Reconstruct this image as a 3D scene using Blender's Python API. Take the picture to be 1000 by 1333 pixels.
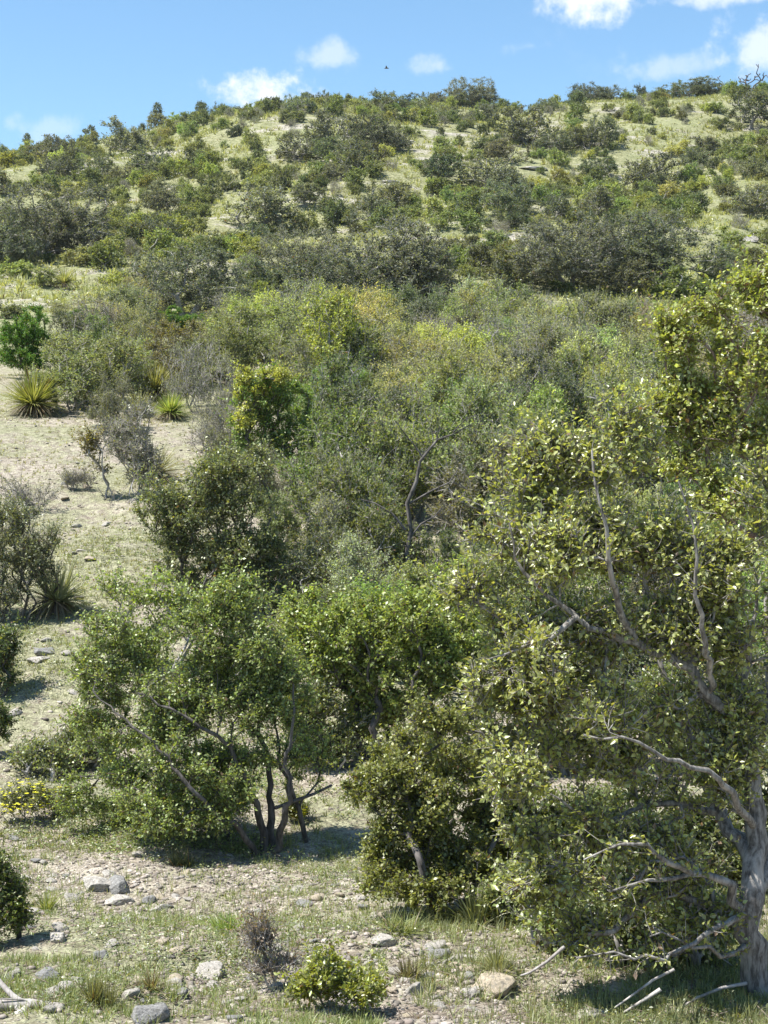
import bpy, math
import numpy as np
from mathutils import Vector

# ------------------------------------------------------------------ set-up
for o in list(bpy.data.objects):
    bpy.data.objects.remove(o)
scene = bpy.context.scene
COL = scene.collection
RNG = np.random.default_rng(20240611)

# ------------------------------------------------------------------ camera
F = 2051.0                     # focal length in pixels of the 1000 x 1333 photograph
HORIZON = 575.0                # row of eye level
PITCH = math.atan((HORIZON - 666.5) / F)
cam_d = bpy.data.cameras.new('camera')
cam = bpy.data.objects.new('camera', cam_d)
COL.objects.link(cam)
cam_d.sensor_fit = 'VERTICAL'
cam_d.sensor_height = 24.0
cam_d.lens = 24.0 * F / 1333.0
cam_d.clip_start = 0.1
cam_d.clip_end = 6000.0
cam.location = (0, 0, 0)
cam.rotation_euler = (math.pi / 2 + PITCH, 0, 0)
scene.camera = cam

# ------------------------------------------------------------------ sky, sun, exposure
SUN_EL = math.radians(63)
SUN_AZ = math.radians(-106)     # from +Y towards +X: ahead and to the left
sun_dir = Vector((math.sin(SUN_AZ) * math.cos(SUN_EL), math.cos(SUN_AZ) * math.cos(SUN_EL), math.sin(SUN_EL)))
sl = bpy.data.lights.new('sun', 'SUN')
sl.energy = 5.0
sl.angle = math.radians(0.53)
sl.color = (1.0, 0.97, 0.915)
so = bpy.data.objects.new('sun', sl)
so.rotation_euler = sun_dir.to_track_quat('Z', 'Y').to_euler()
so.location = (-40, 40, 80)
COL.objects.link(so)

scene.view_settings.view_transform = 'Standard'
scene.view_settings.look = 'None'
scene.view_settings.gamma = 1.0
scene.view_settings.exposure = 1.05
scene.view_settings.use_curve_mapping = False
scene.cycles.max_bounces = 6
scene.cycles.diffuse_bounces = 3
scene.cycles.glossy_bounces = 2
scene.cycles.transmission_bounces = 4
scene.cycles.use_adaptive_sampling = True

_cp, _sp = math.cos(PITCH), math.sin(PITCH)


def ray(X, Y):
    """direction of the line of sight through photograph pixel X, Y, with depth 1 along +Y"""
    u, v = (X - 500.0) / F, (666.5 - Y) / F
    dy, dz = _cp - v * _sp, _sp + v * _cp
    return np.array([u / dy, 1.0, dz / dy])


def at(X, Y, d):
    return ray(X, Y) * d


def project(p):
    y = p[1] * _cp + p[2] * _sp
    z = -p[1] * _sp + p[2] * _cp
    return 500 + F * p[0] / y, 666.5 - F * z / y


world = bpy.data.worlds.new('World')
scene.world = world
world.use_nodes = True
wt = world.node_tree
wt.nodes.clear()


def N(t, kind, **kw):
    n = t.nodes.new(kind)
    for k, v in kw.items():
        setattr(n, k, v)
    return n


def math_node(t, op, a, b=None, c=None, clamp=False):
    n = N(t, 'ShaderNodeMath', operation=op)
    n.use_clamp = clamp
    for i, v in enumerate((a, b, c)):
        if v is None:
            continue
        if isinstance(v, (int, float)):
            n.inputs[i].default_value = v
        else:
            t.links.new(v, n.inputs[i])
    return n.outputs[0]


def mix_col(t, fac, a, b, blend='MIX'):
    n = N(t, 'ShaderNodeMix', data_type='RGBA', blend_type=blend)
    for sock, v in ((n.inputs[0], fac), (n.inputs[6], a), (n.inputs[7], b)):
        if isinstance(v, (int, float)):
            sock.default_value = v
        elif isinstance(v, (tuple, list)):
            sock.default_value = (*v[:3], 1)
        else:
            t.links.new(v, sock)
    return n.outputs[2]


def smooth(t, v, lo, hi):
    n = N(t, 'ShaderNodeMapRange', interpolation_type='SMOOTHSTEP')
    t.links.new(v, n.inputs[0])
    n.inputs[1].default_value, n.inputs[2].default_value = lo, hi
    n.inputs[3].default_value, n.inputs[4].default_value = 0.0, 1.0
    return n.outputs[0]


SKY_STRENGTH = 0.088
sky = N(wt, 'ShaderNodeTexSky', sky_type='NISHITA')
sky.sun_disc = False
sky.sun_elevation = SUN_EL
sky.sun_rotation = SUN_AZ
sky.altitude = 800
sky.air_density = 1.0
sky.dust_density = 0.1
sky.ozone_density = 3.0
hsv = N(wt, 'ShaderNodeHueSaturation')
hsv.inputs['Hue'].default_value = 0.491
hsv.inputs['Saturation'].default_value = 1.06
hsv.inputs['Value'].default_value = 1.12
wt.links.new(sky.outputs[0], hsv.inputs['Color'])
tc = N(wt, 'ShaderNodeTexCoord')
dirv = tc.outputs['Generated']
nz = N(wt, 'ShaderNodeTexNoise')
nz.inputs['Scale'].default_value = 40.0
nz.inputs['Detail'].default_value = 7.0
nz.inputs['Roughness'].default_value = 0.6
wt.links.new(dirv, nz.inputs['Vector'])
nz2 = N(wt, 'ShaderNodeTexNoise')
nz2.inputs['Scale'].default_value = 6.0
nz2.inputs['Detail'].default_value = 6.0
nz2.inputs['Roughness'].default_value = 0.62
wt.links.new(dirv, nz2.inputs['Vector'])
# the clouds: where each stands in the sky, how wide and tall it is and how dense
CLOUDS = [(352, 118, 64, 26, 1.0), (430, 72, 34, 20, .42), (566, 84, 32, 14, .4), (768, -10, 60, 26, .9),
          (990, 62, 56, 42, .62), (832, 92, 40, 20, .34), (905, 84, 32, 16, .32), (60, 166, 40, 16, .24),
          (690, 60, 30, 8, .2), (960, -4, 80, 10, .6)]
total = None
for X, Y, rx, ry, dens in CLOUDS:
    c = Vector(ray(X, Y)).normalized()
    sub = N(wt, 'ShaderNodeVectorMath', operation='SUBTRACT')
    wt.links.new(dirv, sub.inputs[0])
    sub.inputs[1].default_value = c
    mul = N(wt, 'ShaderNodeVectorMath', operation='MULTIPLY')
    wt.links.new(sub.outputs[0], mul.inputs[0])
    mul.inputs[1].default_value = (F / rx, 8.0, F / ry)
    ln = N(wt, 'ShaderNodeVectorMath', operation='LENGTH')
    wt.links.new(mul.outputs[0], ln.inputs[0])
    body = math_node(wt, 'SUBTRACT', 1.0, ln.outputs['Value'])
    n0 = math_node(wt, 'SUBTRACT', nz.outputs['Fac'], 0.5)
    body = math_node(wt, 'MULTIPLY_ADD', n0, 4.2, body)
    body = smooth(wt, body, -0.25, 1.0)
    body = math_node(wt, 'MULTIPLY', body, dens)
    total = body if total is None else math_node(wt, 'MAXIMUM', total, body)
# thin scattered fair-weather cloud everywhere else
wide = smooth(wt, nz2.outputs['Fac'], 0.56, 0.78)
wide = math_node(wt, 'MULTIPLY', wide, 0.28)
total = math_node(wt, 'MAXIMUM', total, wide, clamp=True)
cloud = mix_col(wt, total, hsv.outputs[0], (6.6, 6.8, 7.1))
bg = N(wt, 'ShaderNodeBackground')
bg.inputs['Strength'].default_value = SKY_STRENGTH
wt.links.new(cloud, bg.inputs['Color'])
wo = N(wt, 'ShaderNodeOutputWorld')
wt.links.new(bg.outputs[0], wo.inputs['Surface'])

# ------------------------------------------------------------------ terrain function
_PY = np.array([-400, -60, -20, 0, 3, 5, 8, 9.5, 11, 13.5, 16, 18, 20, 24, 28, 32, 36, 45, 55, 71, 90, 110, 150, 180, 200,
                212, 230, 270, 340, 600, 2500.])
_PZ = np.array([-1.2, -1.2, -1.2, -1.65, -2.2, -2.62, -2.95, -3.1, -3.28, -3.42, -3.2, -2.75, -2.3, -1.5, -0.72, 0.03, .62, 2.0,
                3.55, 6.2, 10.0, 14.8, 27.3, 36.8, 42.2, 43.6, 43.0, 37.0, 22.0, -10.0, -30.])


def _pchip_slopes(x, y):
    h, dl = np.diff(x), np.diff(y) / np.diff(x)
    m = np.zeros_like(x)
    for i in range(1, len(x) - 1):
        if dl[i - 1] * dl[i] > 0:
            w1, w2 = 2 * h[i] + h[i - 1], h[i] + 2 * h[i - 1]
            m[i] = (w1 + w2) / (w1 / dl[i - 1] + w2 / dl[i])
    return m


_PM = _pchip_slopes(_PY, _PZ)
_wr = np.random.default_rng(5)
_WAVES = []
for wl, amp, near in ((60, .8, 0), (34, .5, 0), (17, .28, 0), (9, .10, 0), (4.1, .05, 1), (1.9, .030, 1), (0.9, .018, 1), (0.45, .010, 1)):
    for _ in range(3):
        a = _wr.uniform(0, 2 * math.pi)
        _WAVES.append((math.cos(a) * 2 * math.pi / wl, math.sin(a) * 2 * math.pi / wl, _wr.uniform(0, 6.28), amp / 1.7, near))


def T(x, y):
    x = np.asarray(x, float)
    y = np.asarray(y, float)
    yy = np.clip(y, _PY[0], _PY[-1] - 1e-6)
    i = np.clip(np.searchsorted(_PY, yy, side='right') - 1, 0, len(_PY) - 2)
    h = _PY[i + 1] - _PY[i]
    t = (yy - _PY[i]) / h
    z = ((2 * t**3 - 3 * t**2 + 1) * _PZ[i] + (t**3 - 2 * t**2 + t) * h * _PM[i]
         + (-2 * t**3 + 3 * t**2) * _PZ[i + 1] + (t**3 - t**2) * h * _PM[i + 1])
    w = np.clip((yy - 60) / 140, 0, 1)
    w = w * w * (3 - 2 * w)
    k = .17 * np.clip(-x / 52, 0, 3) ** 1.25 - .02 * np.tanh(np.clip(x, 0, None) / 40)
    z = z - w * np.clip(z, 0, None) * np.tanh(k)
    far = np.clip((yy - 22) / 60, 0, 1)
    for kx, ky, ph, amp, near in _WAVES:
        g = 1.0 if near else far
        z = z + amp * g * np.sin(kx * x + ky * y + ph)
    return z


def ground_hit(X, Y):
    """where the line of sight through pixel X, Y meets the ground"""
    r = ray(X, Y)
    d = np.concatenate([np.arange(5, 60, .02), np.arange(60, 260, .1)])
    below = r[2] * d <= T(r[0] * d, d)
    k = np.argmax(below)
    if not below[k]:
        k = len(d) - 1
    dd = d[k]
    return np.array([r[0] * dd, dd, float(T(r[0] * dd, dd))])


# ------------------------------------------------------------------ materials
def new_mat(name):
    m = bpy.data.materials.new(name)
    m.use_nodes = True
    t = m.node_tree
    t.nodes.clear()
    return m, t, N(t, 'ShaderNodeOutputMaterial')


def leaf_material(name, gloss=.05, rough=.45, trans=.38, yellow=(.30, .25, .035), yfrac=.12, brown=.03, spread=.45, hue=.479):
    """leaf colour comes from the colour of the object, varied leaf by leaf"""
    m, t, out = new_mat(name)
    oi = N(t, 'ShaderNodeObjectInfo')
    geo = N(t, 'ShaderNodeNewGeometry')
    r = geo.outputs['Random Per Island']
    col = oi.outputs['Color']
    # per plant shift
    v = math_node(t, 'MULTIPLY_ADD', oi.outputs['Random'], .5, .75)
    # per leaf shift
    wn = N(t, 'ShaderNodeTexWhiteNoise', noise_dimensions='1D')
    t.links.new(r, wn.inputs['W'])
    v2 = math_node(t, 'MULTIPLY_ADD', wn.outputs['Value'], spread * 2.5, 1.25 - spread * 1.25)
    val = math_node(t, 'MULTIPLY', v, v2)
    h = N(t, 'ShaderNodeHueSaturation')
    t.links.new(col, h.inputs['Color'])
    t.links.new(val, h.inputs['Value'])
    hs = math_node(t, 'MULTIPLY_ADD', r, .036, hue)
    t.links.new(hs, h.inputs['Hue'])
    isy = math_node(t, 'GREATER_THAN', r, 1 - yfrac)
    c = mix_col(t, math_node(t, 'MULTIPLY', isy, .75), h.outputs[0], yellow)
    isb = math_node(t, 'LESS_THAN', r, brown)
    c = mix_col(t, isb, c, (.17, .10, .05))
    d = N(t, 'ShaderNodeBsdfDiffuse')
    t.links.new(c, d.inputs['Color'])
    tr = N(t, 'ShaderNodeBsdfTranslucent')
    tc_ = mix_col(t, 1.0, c, (1.5, 1.45, .6), 'MULTIPLY')
    t.links.new(tc_, tr.inputs['Color'])
    mx = N(t, 'ShaderNodeMixShader')
    mx.inputs[0].default_value = trans
    t.links.new(d.outputs[0], mx.inputs[1])
    t.links.new(tr.outputs[0], mx.inputs[2])
    gl = N(t, 'ShaderNodeBsdfGlossy')
    gl.inputs['Roughness'].default_value = rough
    gl.inputs['Color'].default_value = (.95, .97, .9, 1)
    m2 = N(t, 'ShaderNodeMixShader')
    m2.inputs[0].default_value = gloss
    t.links.new(mx.outputs[0], m2.inputs[1])
    t.links.new(gl.outputs[0], m2.inputs[2])
    t.links.new(m2.outputs[0], out.inputs['Surface'])
    return m


def bark_material(name, a, b, scale=30, bump=.4):
    m, t, out = new_mat(name)
    tc = N(t, 'ShaderNodeTexCoord')
    mp = N(t, 'ShaderNodeMapping')
    mp.inputs['Scale'].default_value = (1, 1, .22)
    t.links.new(tc.outputs['Object'], mp.inputs['Vector'])
    n = N(t, 'ShaderNodeTexNoise')
    n.inputs['Scale'].default_value = scale
    n.inputs['Detail'].default_value = 5
    n.inputs['Roughness'].default_value = .7
    t.links.new(mp.outputs[0], n.inputs['Vector'])
    f = smooth(t, n.outputs['Fac'], .35, .65)
    c = mix_col(t, f, a, b)
    n2 = N(t, 'ShaderNodeTexNoise')
    n2.inputs['Scale'].default_value = scale * .18
    t.links.new(tc.outputs['Object'], n2.inputs['Vector'])
    c = mix_col(t, math_node(t, 'MULTIPLY', smooth(t, n2.outputs['Fac'], .5, .68), .6), c, tuple(min(1, x * 1.5) for x in b))
    p = N(t, 'ShaderNodeBsdfPrincipled')
    p.inputs['Roughness'].default_value = .85
    p.inputs['Specular IOR Level'].default_value = .2
    t.links.new(c, p.inputs['Base Color'])
    bp = N(t, 'ShaderNodeBump')
    bp.inputs['Strength'].default_value = bump
    bp.inputs['Distance'].default_value = .01
    t.links.new(n.outputs['Fac'], bp.inputs['Height'])
    t.links.new(bp.outputs[0], p.inputs['Normal'])
    t.links.new(p.outputs[0], out.inputs['Surface'])
    return m


def rock_material(name, light, dark, scale=9):
    m, t, out = new_mat(name)
    tc = N(t, 'ShaderNodeTexCoord')
    oi = N(t, 'ShaderNodeObjectInfo')
    geo = N(t, 'ShaderNodeNewGeometry')
    vec = N(t, 'ShaderNodeVectorMath', operation='ADD')
    t.links.new(tc.outputs['Object'], vec.inputs[0])
    t.links.new(oi.outputs['Location'], vec.inputs[1])
    n = N(t, 'ShaderNodeTexNoise')
    n.inputs['Scale'].default_value = scale
    n.inputs['Detail'].default_value = 8
    n.inputs['Roughness'].default_value = .72
    t.links.new(vec.outputs[0], n.inputs['Vector'])
    c = mix_col(t, smooth(t, n.outputs['Fac'], .36, .62), dark, light)
    v = N(t, 'ShaderNodeTexVoronoi')
    v.inputs['Scale'].default_value = scale * 4
    t.links.new(vec.outputs[0], v.inputs['Vector'])
    c = mix_col(t, math_node(t, 'MULTIPLY', smooth(t, v.outputs['Distance'], .28, .02), .35), c, (.10, .095, .085))
    n3 = N(t, 'ShaderNodeTexNoise')
    n3.inputs['Scale'].default_value = scale * .5
    n3.inputs['Detail'].default_value = 6
    t.links.new(vec.outputs[0], n3.inputs['Vector'])
    c = mix_col(t, math_node(t, 'MULTIPLY', smooth(t, n3.outputs['Fac'], .5, .66), .65), c, (.13, .125, .11))
    val = math_node(t, 'MULTIPLY_ADD', geo.outputs['Random Per Island'], .75, .5)
    h = N(t, 'ShaderNodeHueSaturation')
    t.links.new(c, h.inputs['Color'])
    t.links.new(val, h.inputs['Value'])
    p = N(t, 'ShaderNodeBsdfPrincipled')
    p.inputs['Roughness'].default_value = .93
    p.inputs['Specular IOR Level'].default_value = .15
    t.links.new(h.outputs[0], p.inputs['Base Color'])
    bp = N(t, 'ShaderNodeBump')
    bp.inputs['Strength'].default_value = .6
    bp.inputs['Distance'].default_value = .02
    t.links.new(n.outputs['Fac'], bp.inputs['Height'])
    t.links.new(bp.outputs[0], p.inputs['Normal'])
    t.links.new(p.outputs[0], out.inputs['Surface'])
    return m


LEAF_TREE = leaf_material('leaf_broad', gloss=.08, rough=.42, trans=.47, yellow=(.36, .34, .10), yfrac=.18, brown=.03, spread=.45, hue=.470)
LEAF_SHRUB = leaf_material('leaf_small', gloss=.055, rough=.45, trans=.45, yellow=(.27, .25, .05), yfrac=.12, brown=.02, spread=.5)
LEAF_FAR = leaf_material('leaf_far', gloss=.02, rough=.55, trans=.42, yellow=(.24, .25, .06), yfrac=.08, brown=.012, spread=.55, hue=.480)
BLADE = leaf_material('blade', gloss=.03, rough=.45, trans=.38, yellow=(.36, .35, .16), yfrac=.20, brown=.03, spread=.35)
FLOWER = leaf_material('petal', gloss=.02, rough=.6, trans=.4, yellow=(.7, .62, .03), yfrac=.5, brown=0, spread=.2)
BARK_PALE = bark_material('bark_pale', (.085, .075, .066), (.30, .28, .255), 42, .9)
BARK_GREY = bark_material('bark_grey', (.16, .148, .135), (.36, .335, .31), 30)
BARK_DARK = bark_material('bark_dark', (.05, .045, .04), (.14, .125, .115), 30)
BARK_RED = bark_material('bark_reddish', (.13, .085, .065), (.28, .22, .18), 30)
BARK_LITTER = bark_material('litter', (.06, .045, .035), (.22, .18, .14), 3)
BARK_DEAD = bark_material('bark_dead', (.22, .195, .175), (.42, .39, .36), 22)
ROCK = rock_material('limestone', (.50, .465, .41), (.25, .225, .195))
GRAVEL = rock_material('gravel', (.47, .415, .355), (.20, .165, .14), 5)
ROCK_TAN = rock_material('limestone_tan', (.47, .40, .30), (.29, .24, .175))
ROCK_GREY = rock_material('limestone_grey', (.34, .33, .31), (.13, .125, .12))


def ground_material():
    m, t, out = new_mat('dry_ground')
    geo = N(t, 'ShaderNodeNewGeometry')
    pos = geo.outputs['Position']
    sep = N(t, 'ShaderNodeSeparateXYZ')
    t.links.new(pos, sep.inputs[0])

    def noise(scale, detail=5, rough=.6, sc=(1, 1, 1)):
        mp = N(t, 'ShaderNodeMapping')
        mp.inputs['Scale'].default_value = sc
        t.links.new(pos, mp.inputs['Vector'])
        n = N(t, 'ShaderNodeTexNoise')
        n.inputs['Scale'].default_value = scale
        n.inputs['Detail'].default_value = detail
        n.inputs['Roughness'].default_value = rough
        t.links.new(mp.outputs[0], n.inputs['Vector'])
        return n.outputs['Fac']
    # near: pinkish gravelly caliche with grass patches; far: straw grass with pale ledges
    far = smooth(t, sep.outputs['Y'], 30, 62)
    big = noise(.35, 6)
    fine = noise(9, 7, .7)
    med = noise(1.6, 6, .65)
    soil = mix_col(t, smooth(t, fine, .35, .65), (.17, .143, .112), (.40, .36, .30))
    peb = N(t, 'ShaderNodeTexVoronoi')
    peb.inputs['Scale'].default_value = 26
    t.links.new(pos, peb.inputs['Vector'])
    pebm = math_node(t, 'MULTIPLY', smooth(t, peb.outputs['Distance'], .42, .18), smooth(t, med, .42, .58))
    soil = mix_col(t, math_node(t, 'MULTIPLY', pebm, .75), soil, (.52, .485, .43))
    turf = mix_col(t, smooth(t, fine, .3, .7), (.115, .13, .06), (.285, .295, .17))
    brk = math_node(t, 'ADD', math_node(t, 'MULTIPLY', big, .55), math_node(t, 'MULTIPLY', noise(4.5, 7, .75), .45))
    back = smooth(t, sep.outputs['Y'], 10.5, 19)
    brk = math_node(t, 'ADD', brk, math_node(t, 'MULTIPLY', back, .035))
    near_c = mix_col(t, math_node(t, 'MULTIPLY', smooth(t, brk, .48, .60), .72), soil, turf)
    grit = N(t, 'ShaderNodeTexVoronoi')
    grit.inputs['Scale'].default_value = 70
    t.links.new(pos, grit.inputs['Vector'])
    near_c = mix_col(t, .8, near_c, mix_col(t, smooth(t, grit.outputs['Color'], .1, .9), (.55, .53, .5), (1.35, 1.33, 1.3)), 'MULTIPLY')
    straw = mix_col(t, smooth(t, noise(3.0, 7, .7), .35, .66), (.13, .135, .06), (.31, .30, .175))
    straw = mix_col(t, math_node(t, 'MULTIPLY', smooth(t, noise(.12, 4), .45, .62), .45), straw, (.21, .23, .115))
    ledge = smooth(t, noise(.16, 7, .68, (.55, 1.6, 3.0)), .54, .61)
    ledge_c = mix_col(t, smooth(t, noise(4, 6, .7), .36, .62), (.20, .175, .145), (.43, .40, .35))
    far_c = mix_col(t, math_node(t, 'MULTIPLY', ledge, .85), straw, ledge_c)
    c = mix_col(t, far, near_c, far_c)
    p = N(t, 'ShaderNodeBsdfPrincipled')
    p.inputs['Roughness'].default_value = .95
    p.inputs['Specular IOR Level'].default_value = .1
    t.links.new(c, p.inputs['Base Color'])
    bp = N(t, 'ShaderNodeBump')
    bp.inputs['Strength'].default_value = .7
    bp.inputs['Distance'].default_value = .05
    hh = math_node(t, 'ADD', fine, math_node(t, 'MULTIPLY', pebm, .5))
    t.links.new(hh, bp.inputs['Height'])
    t.links.new(bp.outputs[0], p.inputs['Normal'])
    t.links.new(p.outputs[0], out.inputs['Surface'])
    return m


# ------------------------------------------------------------------ mesh helpers
class Buf:
    """collects pieces of geometry; one Buf becomes one mesh"""

    def __init__(self):
        self.v, self.f, self.n = [], [], 0

    def add(self, verts, faces):
        verts = np.asarray(verts, np.float32).reshape(-1, 3)
        faces = np.asarray(faces, np.int32)
        self.v.append(verts)
        self.f.append(faces + self.n)
        self.n += len(verts)

    def mesh(self, name, mat, smooth_shade=False, origin=(0, 0, 0)):
        me = bpy.data.meshes.new(name)
        if self.v:
            V = np.concatenate(self.v) - np.asarray(origin, np.float32)
            sizes = np.concatenate([np.full(len(f), f.shape[1], np.int32) for f in self.f])
            loops = np.concatenate([f.ravel() for f in self.f])
            starts = np.concatenate([[0], np.cumsum(sizes)[:-1]]).astype(np.int32)
            me.vertices.add(len(V))
            me.vertices.foreach_set('co', V.astype(np.float32).ravel())
            me.loops.add(len(loops))
            me.loops.foreach_set('vertex_index', loops)
            me.polygons.add(len(sizes))
            me.polygons.foreach_set('loop_start', starts)
            me.polygons.foreach_set('loop_total', sizes)
            if smooth_shade:
                me.polygons.foreach_set('use_smooth', np.ones(len(sizes), bool))
            me.update()
        me.materials.append(mat)
        return me


def link(name, data, parent=None, color=None, loc=None):
    o = bpy.data.objects.new(name, data)
    COL.objects.link(o)
    if parent is not None:
        o.parent = parent
    if color is not None:
        o.color = (*color, 1)
    if loc is not None:
        o.location = loc
    return o


def tag(o, label=None, cat=None, group=None, kind=None):
    for k, v in (('label', label), ('category', cat), ('group', group), ('kind', kind)):
        if v:
            o[k] = v
    return o


def thing(name, label, cat, loc, group=None):
    o = link(name, None, loc=loc)
    o.empty_display_size = .2
    return tag(o, label, cat, group)


def unit(a):
    return a / np.maximum(np.linalg.norm(a, axis=-1, keepdims=True), 1e-9)


def tube(buf, P, R, k=5):
    P = np.asarray(P, float)
    n = len(P)
    R = np.asarray(R, float)
    if n < 2:
        return
    Tn = np.gradient(P, axis=0)
    Tn = unit(Tn)
    ref = np.array([1., 0, 0]) if abs(Tn[0, 0]) < .8 else np.array([0, 1., 0])
    A = np.zeros_like(P)
    a = ref
    for i in range(n):
        a = a - Tn[i] * (a @ Tn[i])
        a = a / max(1e-9, math.sqrt(a @ a))
        A[i] = a
    B = np.cross(Tn, A)
    ang = np.arange(k) * 2 * math.pi / k
    ring = A[:, None, :] * np.cos(ang)[None, :, None] + B[:, None, :] * np.sin(ang)[None, :, None]
    RR = np.repeat(R[:, None], k, 1)
    if k >= 10:
        s = np.cumsum(np.concatenate([[0], np.linalg.norm(np.diff(P, axis=0), axis=1)]))[:, None] / max(R[0], 1e-4)
        RR = RR * (1 + .10 * np.sin(ang * 3 + s * .5) + .07 * np.sin(ang * 5 - s * .9 + 1) + .05 * np.sin(ang * 2 + s * 1.7 + 2) + .05 * np.sin(s * 1.1))
    V = P[:, None, :] + ring * RR[:, :, None]
    i = np.arange(n - 1)[:, None] * k
    j = np.arange(k)[None, :]
    q = np.stack([i + j, i + (j + 1) % k, i + k + (j + 1) % k, i + k + j], -1).reshape(-1, 4)
    buf.add(V.reshape(-1, 3), q)
    if k > 3:
        buf.add(V[-1], np.arange(k)[None, :])


def leaves(buf, P, D, Nn, L, W, style='fold', curl=.18):
    """P base points, D directions, Nn normals, L lengths, W widths"""
    D = unit(D)
    Nn = unit(Nn - D * np.sum(D * Nn, -1, keepdims=True))
    S = np.cross(D, Nn)
    L = np.asarray(L)[:, None]
    W = np.asarray(W)[:, None]
    n = len(P)
    b = np.arange(n, dtype=np.int32)[:, None]
    if style == 'fold':
        p0 = P
        m = P + D * L * .52 - Nn * W * curl
        l = P + D * L * .45 + S * W * .5 + Nn * W * .12
        r = P + D * L * .45 - S * W * .5 + Nn * W * .12
        tip = P + D * L - Nn * L * curl * .6
        V = np.stack([p0, l, tip, r, m], 1).reshape(-1, 3)
        f = np.concatenate([b * 5 + np.array([0, 4, 2, 1]), b * 5 + np.array([0, 3, 2, 4])])
    else:
        l = P + D * L * .45 + S * W * .5
        r = P + D * L * .5 - S * W * .5
        tip = P + D * L - Nn * L * .12
        V = np.stack([P, r, tip, l], 1).reshape(-1, 3)
        f = b * 4 + np.array([0, 1, 2, 3])
    buf.add(V, f)


def blades(buf, rng, base, n, length, width, spread=1.0, droop=.5, segs=3, lean=(0, 0), minel=5, maxel=85, rad=.05):
    """n narrow arching blades from a base point"""
    az = rng.uniform(0, 2 * math.pi, n)
    el = np.radians(maxel - (maxel - minel) * rng.random(n) ** (1 / max(spread, .05)))
    d = np.stack([np.cos(az) * np.cos(el) + lean[0], np.sin(az) * np.cos(el) + lean[1], np.sin(el)], 1)
    d = unit(d)
    L = length * rng.uniform(.6, 1.1, n)
    side = unit(np.cross(d, np.array([0, 0, 1.]) + rng.normal(0, .25, (n, 3))))
    start = base + np.stack([np.cos(az), np.sin(az), 0 * az], 1) * rad * rng.random(n)[:, None]
    ts = np.linspace(0, 1, segs + 1)
    rows = []
    for t in ts:
        c = start + d * (L * t)[:, None] - np.array([0, 0, 1.]) * (droop * L * t * t * np.cos(el))[:, None] * .6
        w = width * (1 - .92 * t ** 1.5) * .5
        rows.append(c - side * w)
        rows.append(c + side * w)
    V = np.stack(rows, 1).reshape(-1, 3)
    k = 2 * (segs + 1)
    b = np.arange(n)[:, None] * k
    for s in range(segs):
        buf.add(V, b + np.array([2 * s, 2 * s + 1, 2 * s + 3, 2 * s + 2])) if s == 0 else buf.f.append(
            (b + np.array([2 * s, 2 * s + 1, 2 * s + 3, 2 * s + 2]) + buf.n - len(V)).astype(np.int32))


# ------------------------------------------------------------------ growing woody plants
def grow(rng, roots, att, alpha=.25, seg=.12, wob=.07, rise=.15, limit=None):
    """roots: polylines to start from.  Every attractor is joined to the cheapest point of what has grown so far."""
    cap = sum(len(r) for r in roots) + len(att) * 14 + 10
    P = np.zeros((cap, 3))
    par = np.full(cap, -1, int)
    plen = np.zeros(cap)
    dr = np.zeros((cap, 3))
    tag_ = np.zeros(cap, int)
    n = 0
    for ri, poly in enumerate(roots):
        poly = np.asarray(poly, float)
        j0 = -1
        if ri and n:
            dd = np.linalg.norm(P[:n] - poly[0], axis=1)
            j = int(np.argmin(dd))
            if dd[j] < .12:
                j0 = j
        for q, p in enumerate(poly):
            if q == 0 and j0 >= 0:
                last = j0
                continue
            P[n] = p
            par[n] = -1 if q == 0 else last
            if q:
                s = p - P[last]
                ln = np.linalg.norm(s)
                plen[n] = plen[last] + ln * .5
                dr[n] = s / max(ln, 1e-9)
            else:
                s = poly[1] - poly[0]
                dr[n] = s / max(np.linalg.norm(s), 1e-9)
            tag_[n] = ri
            last = n
            n += 1
    root_n = n
    r0 = P[:root_n]
    dist0 = np.min(np.linalg.norm(att[:, None, :] - r0[None, :, :], axis=2), axis=1)
    tips = []
    for p in att[np.argsort(dist0)]:
        vec = p - P[:n]
        d = np.linalg.norm(vec, axis=1) + 1e-9
        cs = np.einsum('ij,ij->i', vec, dr[:n]) / d
        cost = d * (1 + .7 * np.clip(.35 - cs, 0, 2)) + alpha * plen[:n]
        j = int(np.argmin(cost))
        dj = d[j]
        k = int(min(12, max(2, math.ceil(dj / seg))))
        t0 = dr[j] * dj * .8
        t1 = vec[j] * .7 + np.array([0, 0, rise * dj])
        last = j
        for q in range(1, k + 1):
            t = q / k
            c = ((2 * t**3 - 3 * t**2 + 1) * P[j] + (t**3 - 2 * t**2 + t) * t0
                 + (-2 * t**3 + 3 * t**2) * p + (t**3 - t**2) * t1)
            if q < k:
                c = c + rng.normal(0, wob * dj / k, 3)
            P[n] = c
            par[n] = last
            s = c - P[last]
            ln = np.linalg.norm(s)
            dr[n] = s / max(ln, 1e-9)
            plen[n] = plen[last] + ln
            tag_[n] = -1
            last = n
            n += 1
        tips.append(last)
    P, par, dr = P[:n], par[:n], dr[:n]
    cnt = np.zeros(n)
    cnt[tips] = 1
    for i in range(n - 1, -1, -1):
        if par[i] >= 0:
            cnt[par[i]] += cnt[i]
    cnt = np.maximum(cnt, 1)
    kids = [[] for _ in range(n)]
    for i in range(n):
        if par[i] >= 0:
            kids[par[i]].append(i)
    return dict(P=P, par=par, dir=dr, cnt=cnt, kids=kids, tips=np.array(tips), tag=tag_[:n], root_n=root_n)


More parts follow.
